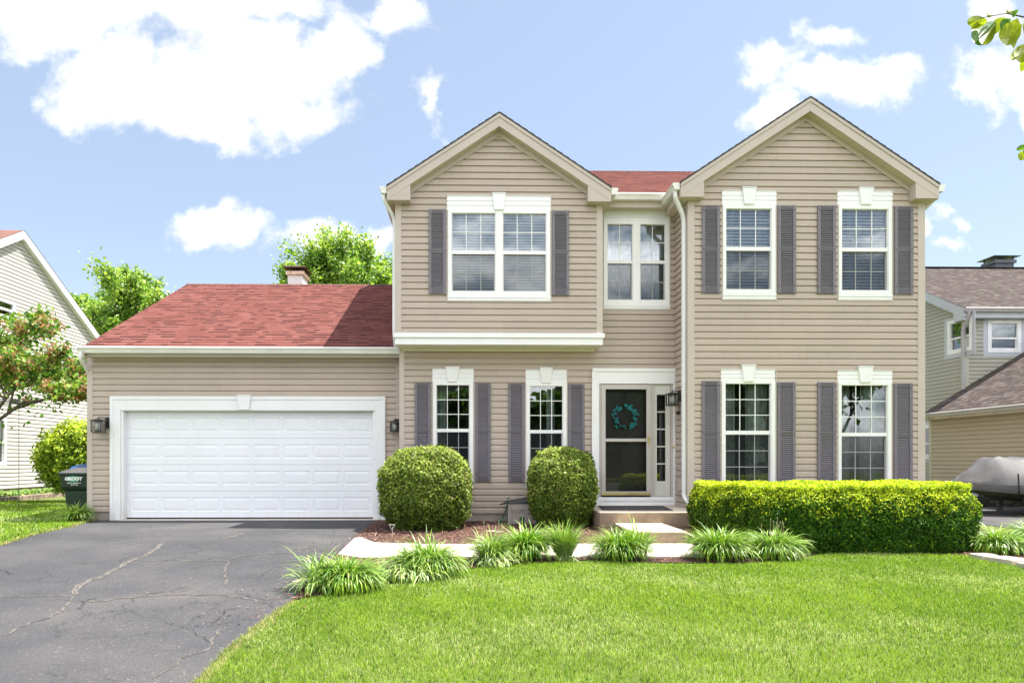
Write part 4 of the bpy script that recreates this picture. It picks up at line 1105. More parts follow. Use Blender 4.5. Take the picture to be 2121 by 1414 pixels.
big = [(-160, -60), (160, -60), (160, 300), (-160, 300)]
sheet('lawn', big, 0.0, M['lawn'])
DXR = -1.74
drive = [(DXR, 13.2), (-6.95, 13.2), (-6.95, 12.6), G(150, 1092), G(70, 1109), G(0, 1131), (-7.2, 7.0), (-7.2, -9), (DXR + .1, -9), (-1.70, 3), G(405, 1412), G(470, 1345), G(540, 1290), G(598, 1248), G(640, 1206), G(690, 1155), G(738, 1112)]
cracks = [([(0, 1322), (60, 1293), (105, 1281), (130, 1262), (150, 1240)], .012, 1), ([(150, 1240), (162, 1215), (200, 1198), (240, 1180), (265, 1165), (300, 1152), (322, 1138), (338, 1126)], .030, 1),
          ([(150, 1245), (200, 1247), (250, 1240), (310, 1236), (350, 1233), (400, 1233), (460, 1233), (520, 1243), (570, 1255)], .013, 1), ([(0, 1237), (50, 1238), (100, 1235), (150, 1234)], .012, 1),
          ([(290, 1163), (350, 1161), (410, 1163), (470, 1162), (500, 1152), (540, 1150), (600, 1145), (650, 1128)], .012, 1), ([(458, 1118), (480, 1112), (510, 1103)], .022, 1),
          ([(190, 1117), (250, 1118), (300, 1123), (380, 1121), (450, 1120)], .007, 1), ([(310, 1412), (345, 1390), (380, 1365), (430, 1345), (440, 1328), (458, 1300)], .010, 1), ([(440, 1296), (455, 1282), (470, 1264), (500, 1263), (545, 1262)], .006, 0),
          ([(475, 1162), (466, 1175), (466, 1188), (470, 1215)], .010, 1), ([(400, 1306), (408, 1318), (432, 1330), (470, 1330)], .004, 0), ([(445, 1248), (450, 1262), (462, 1275)], .003, 0), ([(500, 1200), (540, 1195), (560, 1180), (590, 1172)], .004, 0),
          ([(600, 1238), (570, 1246), (520, 1240), (495, 1228)], .004, 0), ([(0, 1180), (20, 1190), (40, 1192)], .006, 0), ([(560, 1120), (600, 1128), (640, 1132), (680, 1128)], .004, 0)]
def crack_geo(bm):
    for pts, wd, dusty in cracks:
        P = [Vector((*G(*p), 0)) for p in pts]; Q = []
        for a, b in zip(P[:-1], P[1:]):
            n = max(2, int((b - a).length / .035))
            for i in range(n): Q.append(a.lerp(b, i / n))
        Q.append(P[-1])
        Q = [Vector((p.x + .035 * mnoise.noise(p * 7.0) + .016 * mnoise.noise(p * 29.0), p.y + .035 * mnoise.noise(p * 7 + Vector((9, 3, 1))) + .016 * mnoise.noise(p * 29 + Vector((9, 3, 1))), 0)) for p in Q]
        for layer, (k, lift) in enumerate(((wd * 1.6, .004), (wd * .32, .007))):
            if layer == 0 and not dusty: continue
            if layer == 1 and not dusty: k = wd
            prev = None
            for i, p in enumerate(Q):
                t = (Q[min(i + 1, len(Q) - 1)] - Q[max(i - 1, 0)]).normalized(); s = Vector((-t.y, t.x, 0))
                kk = k * (0.45 + .8 * abs(mnoise.noise(p * 11 + Vector((0, 0, layer * 5))))) * min(1, .2 + i / 6, .2 + (len(Q) - 1 - i) / 6)
                if layer == 1 and mnoise.noise(p * 9 + Vector((3, 3, 3))) < (-.05 if dusty else -.3): kk *= .15
                a = bm.verts.new((p.x + s.x * kk, p.y + s.y * kk, 0)); b = bm.verts.new((p.x - s.x * kk, p.y - s.y * kk, 0))
                for v_ in (a, b): v_.co.z = zg(v_.co.y) + .008 + lift
                if prev:
                    f = bm.faces.new((prev[0], prev[1], b, a)); f.material_index = 1 + layer
                    if f.normal.z < 0: f.normal_flip()
                prev = (a, b)
sheet('driveway', drive, 0.008, [M['asphalt'], M['dust'], M['crack']], extra=crack_geo)
ap = MB(); ap.box(gt_[0] + .15, gt_[1] - .12, YG - .10, YG + .2, -.1, .018); tag(ap.build('garage_apron', M['walk'], None, bevel=.005), None, None, None, 'structure')

bed = [G(p, q) for p, q in ((588, 1254), (612, 1243), (640, 1237), (700, 1226), (750, 1216), (800, 1209), (850, 1203), (900, 1192), (960, 1180), (1020, 1172), (1100, 1166), (1220, 1161), (1330, 1166), (1440, 1167), (1540, 1166), (1650, 1158), (1700, 1146), (1800, 1143), (2005, 1150), (2060, 1163), (2121, 1177))]
bedpoly = [(DXR + .0, 12.9)] + [G(744, 1108), G(692, 1156), G(642, 1208), G(600, 1248)] + bed + [(8.3, 7.9), (8.6, 9.2), (8.2, 12.0), (mx1, 12.9)]
sheet('mulch_bed', bedpoly, 0.016, M['mulch'])
wk = [(DXR + .02, 8.75), G(692, 1160), G(740, 1157), (.5, 8.35), (2.2, 8.38), (3.05, 8.38), (3.3, 8.5), (3.12, 9.66), (-.8, 9.66), G(776, 1127), G(752, 1117), G(737, 1116)]
def thicken(bm): pass
walkp = [G(700, 1151), G(745, 1158), (-.3, 8.66), (.4, 8.62), (2.2, 8.61), (3.1, 8.62), (3.12, 9.66), (-.6, 9.66), G(776, 1127), G(748, 1116), G(735, 1117)]
def joints(bm):
    for (xa, ya, xb, yb) in ((-.55, 8.70, -.55, 9.64), (.75, 8.63, .75, 9.64), (2.05, 8.63, 2.05, 9.64)):
        f = bm.faces.new([bm.verts.new((x_, y_, zg(y_) + .034)) for x_, y_ in ((xa - .006, ya), (xa + .006, ya), (xb + .006, yb), (xb - .006, yb))]); f.material_index = 1
        if f.normal.z < 0: f.normal_flip()
sheet('path', walkp, 0.030, [M['walk'], M['dust']], skirt=.12, extra=joints)

# ------------------------------------------------------------------ stoop and step
pl, pr = WX(1241.8, 11.0), WX(1470, 11.0)
st = thing('concrete_stoop', ((pl + pr) / 2, 11.6, 0), 'weathered concrete stoop with one broad step below the front door', 'stoop')
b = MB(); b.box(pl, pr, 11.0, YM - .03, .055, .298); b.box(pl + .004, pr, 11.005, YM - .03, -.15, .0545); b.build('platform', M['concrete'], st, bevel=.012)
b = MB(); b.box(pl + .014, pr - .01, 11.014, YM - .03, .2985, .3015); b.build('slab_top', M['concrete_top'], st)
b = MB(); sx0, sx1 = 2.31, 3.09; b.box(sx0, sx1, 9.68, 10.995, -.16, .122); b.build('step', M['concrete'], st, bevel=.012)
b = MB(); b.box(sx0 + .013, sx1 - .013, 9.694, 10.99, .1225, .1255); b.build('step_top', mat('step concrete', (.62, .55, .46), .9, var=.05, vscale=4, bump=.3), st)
# doormat
dm = thing('doormat', (2.9, 11.9, .302), 'thin dark grey doormat lying on the stoop before the storm door', 'doormat')
m0, m1, m2, m3 = WX(1238, 12.42), WX(1372, 12.42), WX(1394, 11.35), WX(1250, 11.35)
b = MB(); b.slab([(m0, 12.42), (m3, 11.42), (m2, 11.36), (m1, 12.42)][::-1], .3025, .312); b.build('mat_body', mat('dark mat', (.06, .056, .055), .95, var=.3, vscale=40, bump=.5, bscale=200), dm)
b = MB()
for a_, c_ in ((.08, .0), (.92, .0)):
    pass
P = [Vector((m0, 12.42, 0)), Vector((m1, 12.42, 0)), Vector((m2, 11.36, 0)), Vector((m3, 11.42, 0))]; cc = sum(P, Vector()) / 4
I = [cc + (p - cc) * .9 for p in P]
for i in range(4):
    j = (i + 1) % 4; b.q([(P[i].x, P[i].y, .3125), (P[j].x, P[j].y, .3125), (I[j].x, I[j].y, .3125), (I[i].x, I[i].y, .3125)])
b.build('mat_border', M['rubber'], dm)

# wreath hanging inside the storm door
M['petal'] = mat('turquoise petals', (.10, .62, .70), .7, var=.25, vscale=25)
M['vine'] = mat('vine ring', (.05, .045, .02), .9, var=.2)
wc = Vector((WX(1294, YM + .06), YM + .05, WZ(862, 1294, YM)))
wr = thing('wreath', wc, 'turquoise flower wreath hanging on the front door behind the storm door glass', 'wreath')
b = MB(); rr = .20
b.tube([(wc.x + rr * math.cos(a), wc.y, wc.z + rr * math.sin(a)) for a in np.linspace(0, 2 * math.pi, 33)], .022, up=(0, 1, .01)); b.build('vine_ring', M['vine'], wr, smooth=True)
b = MB()
for i in range(52):
    a = random.random() * 6.283; r_ = rr + random.uniform(-.045, .05); p = Vector((wc.x + r_ * math.cos(a), wc.y - random.uniform(.01, .035), wc.z + r_ * math.sin(a)))
    s_ = random.uniform(.014, .026)
    for k in range(5):
        t = a + k * 1.2566; q_ = p + Vector((math.cos(t), 0, math.sin(t))) * s_; nx = Vector((-math.sin(t), 0, math.cos(t))) * s_ * .5
        b.q([p, q_ - nx + Vector((0, -.006, 0)), q_ + Vector((math.cos(t), 0, math.sin(t))) * s_ * .4, q_ + nx + Vector((0, -.010, 0))])
b.build('flower', M['petal'], wr)
b = MB(); b.tube([(wc.x, wc.y, wc.z + rr), (wc.x, wc.y, wc.z + .42)], .006); b.build('ribbon', M['vine'], wr)

# ------------------------------------------------------------------ foliage tools
L = {}
L['leaf'] = leaf_mat('broad leaves', gloss=.05); L['needle'] = leaf_mat('yew needles', .25, .6, .03, tintt=(1.2, 1.2, .5)); L['grass'] = leaf_mat('grass blades', .38, .5, .10); L['lily'] = leaf_mat('lily leaves', .24, .5, .10)
L['tree'] = leaf_mat('tree leaves', .5)
M['bark'] = mat('bark', (.11, .085, .065), .95, var=.25, vscale=12, bump=.8)
M['twig'] = mat('twigs', (.045, .04, .022), .95, var=.3, vscale=20)

def rand_unit(n):
    v = RNG.normal(size=(n, 3)); return v / np.linalg.norm(v, axis=1)[:, None]
def norm(v): return v / np.maximum(np.linalg.norm(v, axis=1), 1e-9)[:, None]
def leaf_cards(P, N, size, col, elong=1.6, fold=.25):
    """one folded rhombic leaf per point; P,N (n,3), size (n,), col (n,3) -> verts, faces, cols"""
    n = len(P); N = norm(N); t = norm(np.cross(N, rand_unit(n))); s = np.cross(N, t)
    L_ = (size * elong * .5)[:, None]; W = (size * .5)[:, None]
    a = P - t * L_; b = P + t * L_; c = P + s * W + N * W * fold; d = P - s * W + N * W * fold
    V = np.stack([a, c, b, d], 1).reshape(-1, 3); F_ = np.arange(4 * n).reshape(n, 4)
    tri = np.concatenate([F_[:, [0, 1, 2]], F_[:, [0, 2, 3]]]); return V, tri, np.repeat(col, 4, axis=0)
def pick(cols, n, w=None, jit=.18):
    cols = np.array(cols); idx = RNG.choice(len(cols), n, p=w); return cols[idx] * (1 + RNG.uniform(-jit, jit, (n, 1)))
def nz(P, s, seed=0.0):
    """cheap smooth value noise for arrays, about -1..1"""
    x, y, z = (P * s).T
    return (np.sin(x * 1.7 + seed + 1.3 * np.sin(y * 1.1 + seed)) + np.sin(y * 2.3 + 2 * seed + 1.1 * np.sin(z * 1.9)) + np.sin(z * 2.1 + seed * 3 + 1.7 * np.sin(x * 0.9)) + .6 * np.sin(x * 4.1 + y * 3.7 + z * 4.3 + seed)) / 3.4

def shrub(name, c, rx, ry, h, n, size, cols, w, label, cat='bush', power=2.6, group=None, tipcols=None, taper=.8, lump=.06, zmax=.6, matl='leaf', depth=.15, layers=1):
    root = thing(name, (c[0], c[1], c[2]), label, cat, group)
    u_ = rand_unit(n * 2); u_ = u_[u_[:, 2] > -.75][:n]; n = len(u_)
    sp = u_
    rad = (np.abs(sp) ** power).sum(1) ** (1 / power); sp = sp / rad[:, None]
    z = (sp[:, 2] + 1) / 2                         # 0 bottom .. 1 top
    wid = taper + (1 - taper) * np.clip(z * 2.2, 0, 1)
    P = np.stack([sp[:, 0] * rx * wid, sp[:, 1] * ry * wid, z * h], 1)
    lum = 1 + lump * nz(P, 5.0, c[0]) + lump * .8 * nz(P, 14.0, c[1]) + lump * .5 * nz(P, 34.0, c[0])
    dep = RNG.uniform(0, 1, n) ** 1.6 * depth
    ctr = np.array([0, 0, h * .5]); D = P - ctr; r_ = np.linalg.norm(D, axis=1)[:, None]
    P = ctr + D * lum[:, None] - D / r_ * dep[:, None] + RNG.normal(0, size * .3, (n, 3))
    # stray shoots
    k = RNG.random(n) < .04; P[k] += (D / r_)[k] * RNG.uniform(.01, .05, (k.sum(), 1))
    N = D / r_ * .8 + rand_unit(n) * .9 + np.array([0, 0, .35])
    col = pick(cols, n, w)
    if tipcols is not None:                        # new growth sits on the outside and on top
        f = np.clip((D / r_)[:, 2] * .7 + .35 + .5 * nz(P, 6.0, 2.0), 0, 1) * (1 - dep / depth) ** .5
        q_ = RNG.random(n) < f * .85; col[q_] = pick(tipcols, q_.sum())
    V, Fc, Cc = leaf_cards(P, N, RNG.uniform(.7, 1.3, n) * size, col)
    V[:, 2] = np.maximum(V[:, 2], .01 - c[2])
    np_mesh('foliage', V + np.array(c), Fc, L[matl], root, Cc)
    b = MB(); b.lathe(c, [(.02, h * .12), (rx * .5, h * .16), (rx * .78, h * .34), (rx * .8, h * .7), (rx * .6, h * .88), (.05, h * .93)], seg=14, sy=ry / rx); b.build('twigs', M['twig'], root, smooth=True)
    return root

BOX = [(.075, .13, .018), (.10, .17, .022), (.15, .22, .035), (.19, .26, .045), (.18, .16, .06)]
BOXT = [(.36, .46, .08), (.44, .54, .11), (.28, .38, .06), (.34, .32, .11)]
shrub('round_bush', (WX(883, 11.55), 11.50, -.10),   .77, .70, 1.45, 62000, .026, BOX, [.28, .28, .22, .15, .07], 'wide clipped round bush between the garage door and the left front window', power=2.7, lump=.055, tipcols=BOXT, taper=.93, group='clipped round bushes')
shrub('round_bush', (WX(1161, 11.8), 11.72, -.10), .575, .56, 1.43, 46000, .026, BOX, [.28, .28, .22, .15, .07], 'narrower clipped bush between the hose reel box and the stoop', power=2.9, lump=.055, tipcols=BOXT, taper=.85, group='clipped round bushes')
shrub('dark_shrub', (WX(1209, 12.2), 12.12, -.02), .20, .28, 1.30, 6000, .028, BOX[:2], None, 'dark green shrub peeping out behind the narrower round bush by the stoop', power=2.6, matl='leaf')

# hedge
def hedge():
    root = thing('clipped_hedge', (5.1, 9.9, 0), 'long clipped yew hedge with bright yellow new growth on top, below the right windows', 'hedge')
    front = [(3.40, 9.75), (3.75, 9.2), (4.4, 8.95), (5.6, 8.86), (6.38, 8.88), (6.78, 9.15), (6.92, 9.8)]
    back = [(6.8, 10.7), (3.5, 10.75)]
    loop = front + back
    P2 = [Vector((a, b, 0)) for a, b in loop]
    n = 210000
    # perimeter samples
    seg = [(P2[i], P2[(i + 1) % len(P2)]) for i in range(len(P2))]; ln = np.array([(b - a).length for a, b in seg]); wts = ln / ln.sum()
    ztop = .80
    def smoothp(s):
        return s
    ns = int(n * .56)
    si = RNG.choice(len(seg), ns, p=wts); t = RNG.random(ns)
    A = np.array([[*seg[i][0]] for i in si]); B = np.array([[*seg[i][1]] for i in si])
    Pp = A + (B - A) * t[:, None]; nrm = norm(np.stack([(B - A)[:, 1], -(B - A)[:, 0], np.zeros(ns)], 1))
    zz = RNG.random(ns) ** .9 * ztop
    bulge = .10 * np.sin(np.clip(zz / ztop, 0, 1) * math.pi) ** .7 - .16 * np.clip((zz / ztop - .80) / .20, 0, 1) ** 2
    dep = RNG.random(ns) ** 1.8 * .12
    lum = .05 * nz(np.stack([Pp[:, 0], Pp[:, 1], zz], 1), 6.0, 1.0) + .03 * nz(np.stack([Pp[:, 0], Pp[:, 1], zz], 1), 17.0, 4.0)
    Ps = Pp + nrm * (bulge - dep + lum)[:, None]; Ps[:, 2] = zz
    Ns = nrm + np.array([0, 0, .35]) + np.clip((zz / ztop - .7) * 3, 0, 1)[:, None] * np.array([0, 0, 1.2])
    nt_ = n - ns
    X = RNG.uniform(3.35, 6.93, nt_); Y_ = RNG.uniform(8.8, 10.75, nt_)
    # keep the points inside the outline
    poly = np.array(loop); ins = in_poly(X, Y_, poly); X, Y_ = X[ins], Y_[ins]; nt_ = len(X)
    dt = RNG.random(nt_) ** 1.6 * .10
    Zt = ztop + .025 * nz(np.stack([X, Y_, X * 0], 1), 5.0, 3.0) + .02 * nz(np.stack([X, Y_, X * 0], 1), 15.0, 7.0) - dt + .005 * (X - 5)
    Pt = np.stack([X, Y_, Zt], 1); Nt = np.tile(np.array([0, 0, 1.0]), (nt_, 1))
    Pn = np.concatenate([Ps, Pt]); Nn = np.concatenate([Ns, Nt]); N_ = len(Pn)
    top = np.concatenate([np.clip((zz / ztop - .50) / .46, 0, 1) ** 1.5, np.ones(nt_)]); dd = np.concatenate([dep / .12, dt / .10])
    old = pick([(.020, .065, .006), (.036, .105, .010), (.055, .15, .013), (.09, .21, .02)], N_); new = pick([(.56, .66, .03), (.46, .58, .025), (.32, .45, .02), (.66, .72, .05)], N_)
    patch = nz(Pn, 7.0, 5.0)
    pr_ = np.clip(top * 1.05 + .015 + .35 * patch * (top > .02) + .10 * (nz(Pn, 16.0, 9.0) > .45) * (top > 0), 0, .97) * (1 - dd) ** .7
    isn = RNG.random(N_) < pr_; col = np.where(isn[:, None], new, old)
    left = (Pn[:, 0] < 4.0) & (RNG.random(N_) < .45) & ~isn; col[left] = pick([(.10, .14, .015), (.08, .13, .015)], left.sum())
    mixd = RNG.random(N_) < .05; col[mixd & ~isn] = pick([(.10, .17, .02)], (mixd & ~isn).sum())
    Nn = norm(Nn) * .8 + rand_unit(N_) * .8
    Pn[:, 2] += zgv(Pn[:, 1])*(1 - Pn[:, 2] / ztop)
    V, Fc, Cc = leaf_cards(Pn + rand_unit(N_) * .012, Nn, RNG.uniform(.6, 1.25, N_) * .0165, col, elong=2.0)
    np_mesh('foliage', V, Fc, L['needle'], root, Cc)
    b = MB(); cx, cy = 5.1, 9.8; ring = [(cx + (x - cx) * .93, cy + (y - cy) * .88) for x, y in loop]
    b.slab(ring, -.1, ztop - .09); b.build('twigs', M['twig'], root)
def in_poly(X, Y, poly):
    ins = np.zeros(len(X), bool); j = len(poly) - 1
    for i in range(len(poly)):
        xi, yi = poly[i]; xj, yj = poly[j]
        with np.errstate(divide='ignore', invalid='ignore'):
            c = ((yi > Y) != (yj > Y)) & (X < (xj - xi) * (Y - yi) / (yj - yi + 1e-12) + xi)
        ins ^= c; j = i
    return ins
hedge()

# arching strap leaves
def blades(base, az, el0, length, width, curl, col, nseg=5, tipcol=None, twist=0.4):
    """base (n,3); each blade starts at elevation el0 and bends over by curl"""
    n = len(base); pts = [base]; el = el0.copy(); p = base.copy(); ds = length / nseg
    for k in range(nseg):
        d = np.stack([np.cos(el) * np.cos(az), np.cos(el) * np.sin(az), np.sin(el)], 1); p = p + d * ds[:, None]; pts.append(p); el = el - curl / nseg * (1 + .5 * k / nseg)
    side = np.stack([-np.sin(az), np.cos(az), np.zeros(n)], 1) + twist * RNG.normal(size=(n, 3)) * .5; side = norm(side)
    prof = np.interp(np.linspace(0, 1, nseg + 1), [0, .3, .7, 1], [.6, 1, .8, .02])
    V = []
    for k, q_ in enumerate(pts):
        V += [q_ - side * (width * prof[k] * .5)[:, None], q_ + side * (width * prof[k] * .5)[:, None]]
    V = np.stack(V, 1).reshape(-1, 3); m_ = 2 * (nseg + 1)
    base_i = (np.arange(n) * m_)[:, None]; Fc = []
    for k in range(nseg):
        Fc.append(np.stack([base_i[:, 0] + 2 * k, base_i[:, 0] + 2 * k + 1, base_i[:, 0] + 2 * k + 3, base_i[:, 0] + 2 * k + 2], 1))
    Cc = np.repeat(col, m_, axis=0)
    if tipcol is not None:
        f = np.tile(np.repeat(np.linspace(0, 1, nseg + 1), 2), n)[:, None]; Cc = Cc * (1 - f) + np.repeat(tipcol, m_, axis=0) * f
    return V, np.concatenate(Fc), Cc

LILY = [(.035, .12, .012), (.06, .18, .018), (.095, .25, .024), (.17, .36, .035)]
PALE = [(.42, .48, .30), (.34, .44, .22), (.50, .52, .36)]
GREY = [(.16, .26, .12), (.20, .30, .14), (.26, .34, .18)]
def clump(px, py, half, hgt, n, label, cols=LILY, spread=1.0, width=.0125, extra=None, grp='strap-leaved lily clumps along the bed', name='lily_clump', stems=0, up=0.0, half_y=None, tipc=None):
    x, y = G(px, py); y += .05; z = zg(y) + .01; root = thing(name, (x, y, z), label, 'plant', grp)
    tone = random.uniform(.88, 1.15); lw = random.uniform(.85, 1.2); spread *= random.uniform(.85, 1.15); cols = [tuple(q_ * tone for q_ in k_) for k_ in cols]
    def gen(n, hx, hy, hg, cols, sp, wd, off=(0, 0), el=None):
        r_ = np.sqrt(RNG.random(n)) * .5; a0 = RNG.random(n) * 6.283
        base = np.stack([x + off[0] + r_ * np.cos(a0) * hx * 1.12, y + off[1] + r_ * np.sin(a0) * hy * 1.12, np.full(n, z)], 1)
        az = a0 + RNG.normal(0, 1.1, n)
        if el is None: e0 = np.clip(R(90) - r_ * 2 * R(25) * sp + RNG.normal(0, R(8), n), R(35), R(92))
        else: e0 = R(el) + RNG.normal(0, R(8), n)
        ln = hg * np.clip(RNG.normal(1.0, .2, n), .5, 1.5) * (1.12 + .2 * sp)
        cu = RNG.uniform(.9, 2.9, n) * (sp * .95)
        c_ = pick(cols, n); k_ = RNG.random(n) < .045; c_[k_] = pick([(.42, .34, .17), (.3, .22, .1)], k_.sum()); return blades(base, az, e0, ln, RNG.uniform(.7, 1.3, n) * wd * lw, cu, c_, 6, pick(tipc or [(.24, .40, .035), (.13, .28, .028), (.36, .50, .05)], n))
    n = int(n * 4.2); hgt *= .94; half *= .86
    parts = [gen(n, half, half_y or half * .8, hgt, cols, spread, width)]
    if extra: parts += [gen(*e) for e in extra]
    V, Fc, Cc, o = [], [], [], 0
    for v_, f_, c_ in parts: V.append(v_); Fc.append(f_ + o); Cc.append(c_); o += len(v_)
    V = np.concatenate(V); V[:, 2] = np.maximum(V[:, 2], zgv(V[:, 1]) + .02)
    np_mesh('leaves', V, np.concatenate(Fc), L['lily'], root, np.concatenate(Cc))
    if stems:
        b = MB()
        for _ in range(stems):
            sx, sy = x + random.uniform(-.5, .9) * half, y + random.uniform(0, .4) * half; hh = hgt * random.uniform(1.2, 1.6); lx = random.uniform(-.05, .08)
            b.tube([(sx, sy, z), (sx + lx * .5, sy, z + hh * .6), (sx + lx, sy, z + hh)], .003, seg=5); b.cone((sx + lx, sy, z + hh), (sx + lx, sy, z + hh + .03), .006, .002, seg=5)
        b.build('flower_stalk', mat('dry stalk', (.36, .33, .17), .8), root)
    return root
clump(712, 1222, .34, .31, 330, 'bright green lily clump at the driveway end of the bed, dry tips on its left', extra=[(70, .2, .2, .36, GREY, .7, .013, (-.27, .0), None), (110, .2, .16, .26, PALE, 1.4, .012, (-.26, -.1), None)])
clump(886, 1192, .34, .36, 330, 'large lily clump with white-edged leaves spilling onto the lawn at its lower left', extra=[(420, .50, .26, .24, PALE, 1.7, .015, (-.20, -.24), None), (70, .2, .2, .30, GREY, 1.0, .016, (-.25, -.05), None)])
clump(1018, 1168, .24, .33, 130, 'loose lily clump with dry upright stalks and silvery base leaves', cols=GREY + LILY[:2], extra=[(260, .34, .2, .20, PALE, 1.8, .014, (.02, -.16), None)], stems=4)
clump(1090, 1160, .30, .36, 330, 'full bright green lily clump in front of the hose reel box')
clump(1170, 1162, .18, .36, 140, 'narrow greyish tuft of upright leaves in front of the narrower round bush', cols=GREY, spread=.5, extra=[(60, .2, .15, .12, PALE, 1.8, .013, (.02, -.05), None)])
clump(1290, 1160, .34, .34, 360, 'broad lily clump in front of the concrete step', extra=[(70, .2, .2, .38, LILY, .5, .017, (.22, .05), None)])
clump(1492, 1160, .34, .34, 360, 'lily clump at the left end of the clipped hedge, right of the path')
clump(1606, 1157, .31, .33, 340, 'lily clump with thin flower stalks in front of the clipped hedge', stems=9)
clump(2072, 1146, .36, .30, 320, 'lily clump right of the hedge above the edging stones')
clump(2150, 1130, .28, .34, 160, 'lily clump cut by the right edge of the photo, behind the edging stones')
clump(156, 1082, .27, .30, 190, 'dark green lily clump at the garage corner in front of the green bin', cols=[(.05, .13, .03), (.08, .18, .04)])
clump(792, 1068, .12, .28, 60, 'small blue-green tuft between the garage casing and the wide round bush', cols=[(.06, .12, .06), (.09, .16, .08)], width=.006, up=1)
# ------------------------------------------------------------------ lawn blades and bark chips
def grass(name, region_fn, poly_holes, dens_fn, box, hgt, label, edge_long=None):
    x0, x1, y0, y1 = box; n = int((x1 - x0) * (y1 - y0) * dens_fn[0])
    X = RNG.uniform(x0, x1, n); Y_ = RNG.uniform(y0, y1, n)
    k = region_fn(X, Y_); X, Y_ = X[k], Y_[k]; n = len(X)
    P = np.stack([X, Y_, X * 0], 1)
    pat = nz(P, 1.1, 2.0) * .6 + nz(P, 3.3, 5.0) * .3 + nz(P, 9.0, 1.0) * .25
    z = zgv(Y_)
    base = np.stack([X, Y_, z], 1); az = RNG.uniform(0, 6.283, n); lean = RNG.uniform(.15, .9, n)
    h = hgt * RNG.uniform(.55, 1.25, n) * (1 + .25 * pat); w = RNG.uniform(.0028, .0052, n) * dens_fn[1] * np.clip(Y_ / 6.0, .75, 2.5)
    d1 = np.stack([np.cos(az) * np.sin(lean * .5), np.sin(az) * np.sin(lean * .5), np.cos(lean * .5)], 1); d2 = np.stack([np.cos(az) * np.sin(lean * 1.5), np.sin(az) * np.sin(lean * 1.5), np.cos(lean * 1.5)], 1)
    mid = base + d1 * (h * .55)[:, None]; tip = mid + d2 * (h * .55)[:, None]
    fa = RNG.uniform(0, 6.283, n); s = np.stack([np.cos(fa), np.sin(fa), fa * 0], 1) * (w * .5)[:, None]
    V = np.stack([base - s, base + s, mid + s * .85, mid - s * .85, tip], 1).reshape(-1, 3)
    b = np.arange(n) * 5; tri = np.concatenate([np.stack([b, b + 1, b + 2], 1), np.stack([b, b + 2, b + 3], 1), np.stack([b + 3, b + 2, b + 4], 1)])
    g1 = np.array([.19, .33, .03]); g2 = np.array([.37, .53, .055]); pale = np.array([.70, .76, .36]); deep = np.array([.05, .13, .018]); straw = np.array([.50, .45, .22])
    f = np.clip(.5 + .7 * pat + RNG.normal(0, .28, n), 0, 1)[:, None]; col = g1 * (1 - f) + g2 * f
    r_ = RNG.random(n); pp = np.clip(.14 + .34 * nz(P, 1.4, 8.0) + .10 * nz(P, 5, 3), .02, .6)
    k = r_ < pp; col[k] = pale * RNG.uniform(.7, 1.15, (k.sum(), 1)); k = (r_ > .80); col[k] = deep; k = (r_ > .985); col[k] = straw
    edge = in_poly(X - .09, Y_, drv) | in_poly(X + .09, Y_, drv) | in_poly(X, Y_ + .12, drv)
    edge &= RNG.random(n) < .55; col[edge] = straw * RNG.uniform(.8, 1.2, (edge.sum(), 1))
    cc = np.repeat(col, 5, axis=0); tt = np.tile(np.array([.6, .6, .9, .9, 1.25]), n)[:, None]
    o = np_mesh(name, V, tri, L['grass'], None, cc * tt); o['kind'] = 'stuff'; o['label'] = label; o['category'] = 'grass'
    return o
bed_arr = np.array(bedpoly); drv = np.array(drive)
GX = np.array([p[0] for p in bed]); GY = np.array([p[1] for p in bed])
def front_lawn(X, Y_):
    jit = .035 * nz(np.stack([X, Y_, X * 0], 1), 9.0, 3.0)
    border = np.interp(X, GX, GY)
    k = ~in_poly(X + jit, Y_ + jit, bed_arr) & ~in_poly(X + jit * .8, Y_, drv) & (Y_ < border - .10) & (X > DXR - .05)
    px = (X * math.cos(YAW) - Y_ * math.sin(YAW)) / (X * math.sin(YAW) + Y_ * math.cos(YAW)) * F + CX
    return k & (px < 2600)
grass('grass', front_lawn, None, (9000, 1.0), (-2.0, 9.4, 3.2, 8.9), .040, 'sunlit front lawn of short bright grass right of the driveway')
def left_lawn(X, Y_):
    px = (X * math.cos(YAW) - Y_ * math.sin(YAW)) / (X * math.sin(YAW) + Y_ * math.cos(YAW)) * F + CX
    k = ~in_poly(X + .04 * nz(np.stack([X, Y_, X * 0], 1), 5.0, 3.0), Y_, drv)
    return k & (px > -40) & (px < 200) & ~((X > gx0 - .02) & (Y_ > YG))
grass('grass', left_lawn, None, (1900, 1.5), (-13.0, -6.4, 9.0, 18.8), .055, 'side lawn of bright grass left of the driveway and green bin')

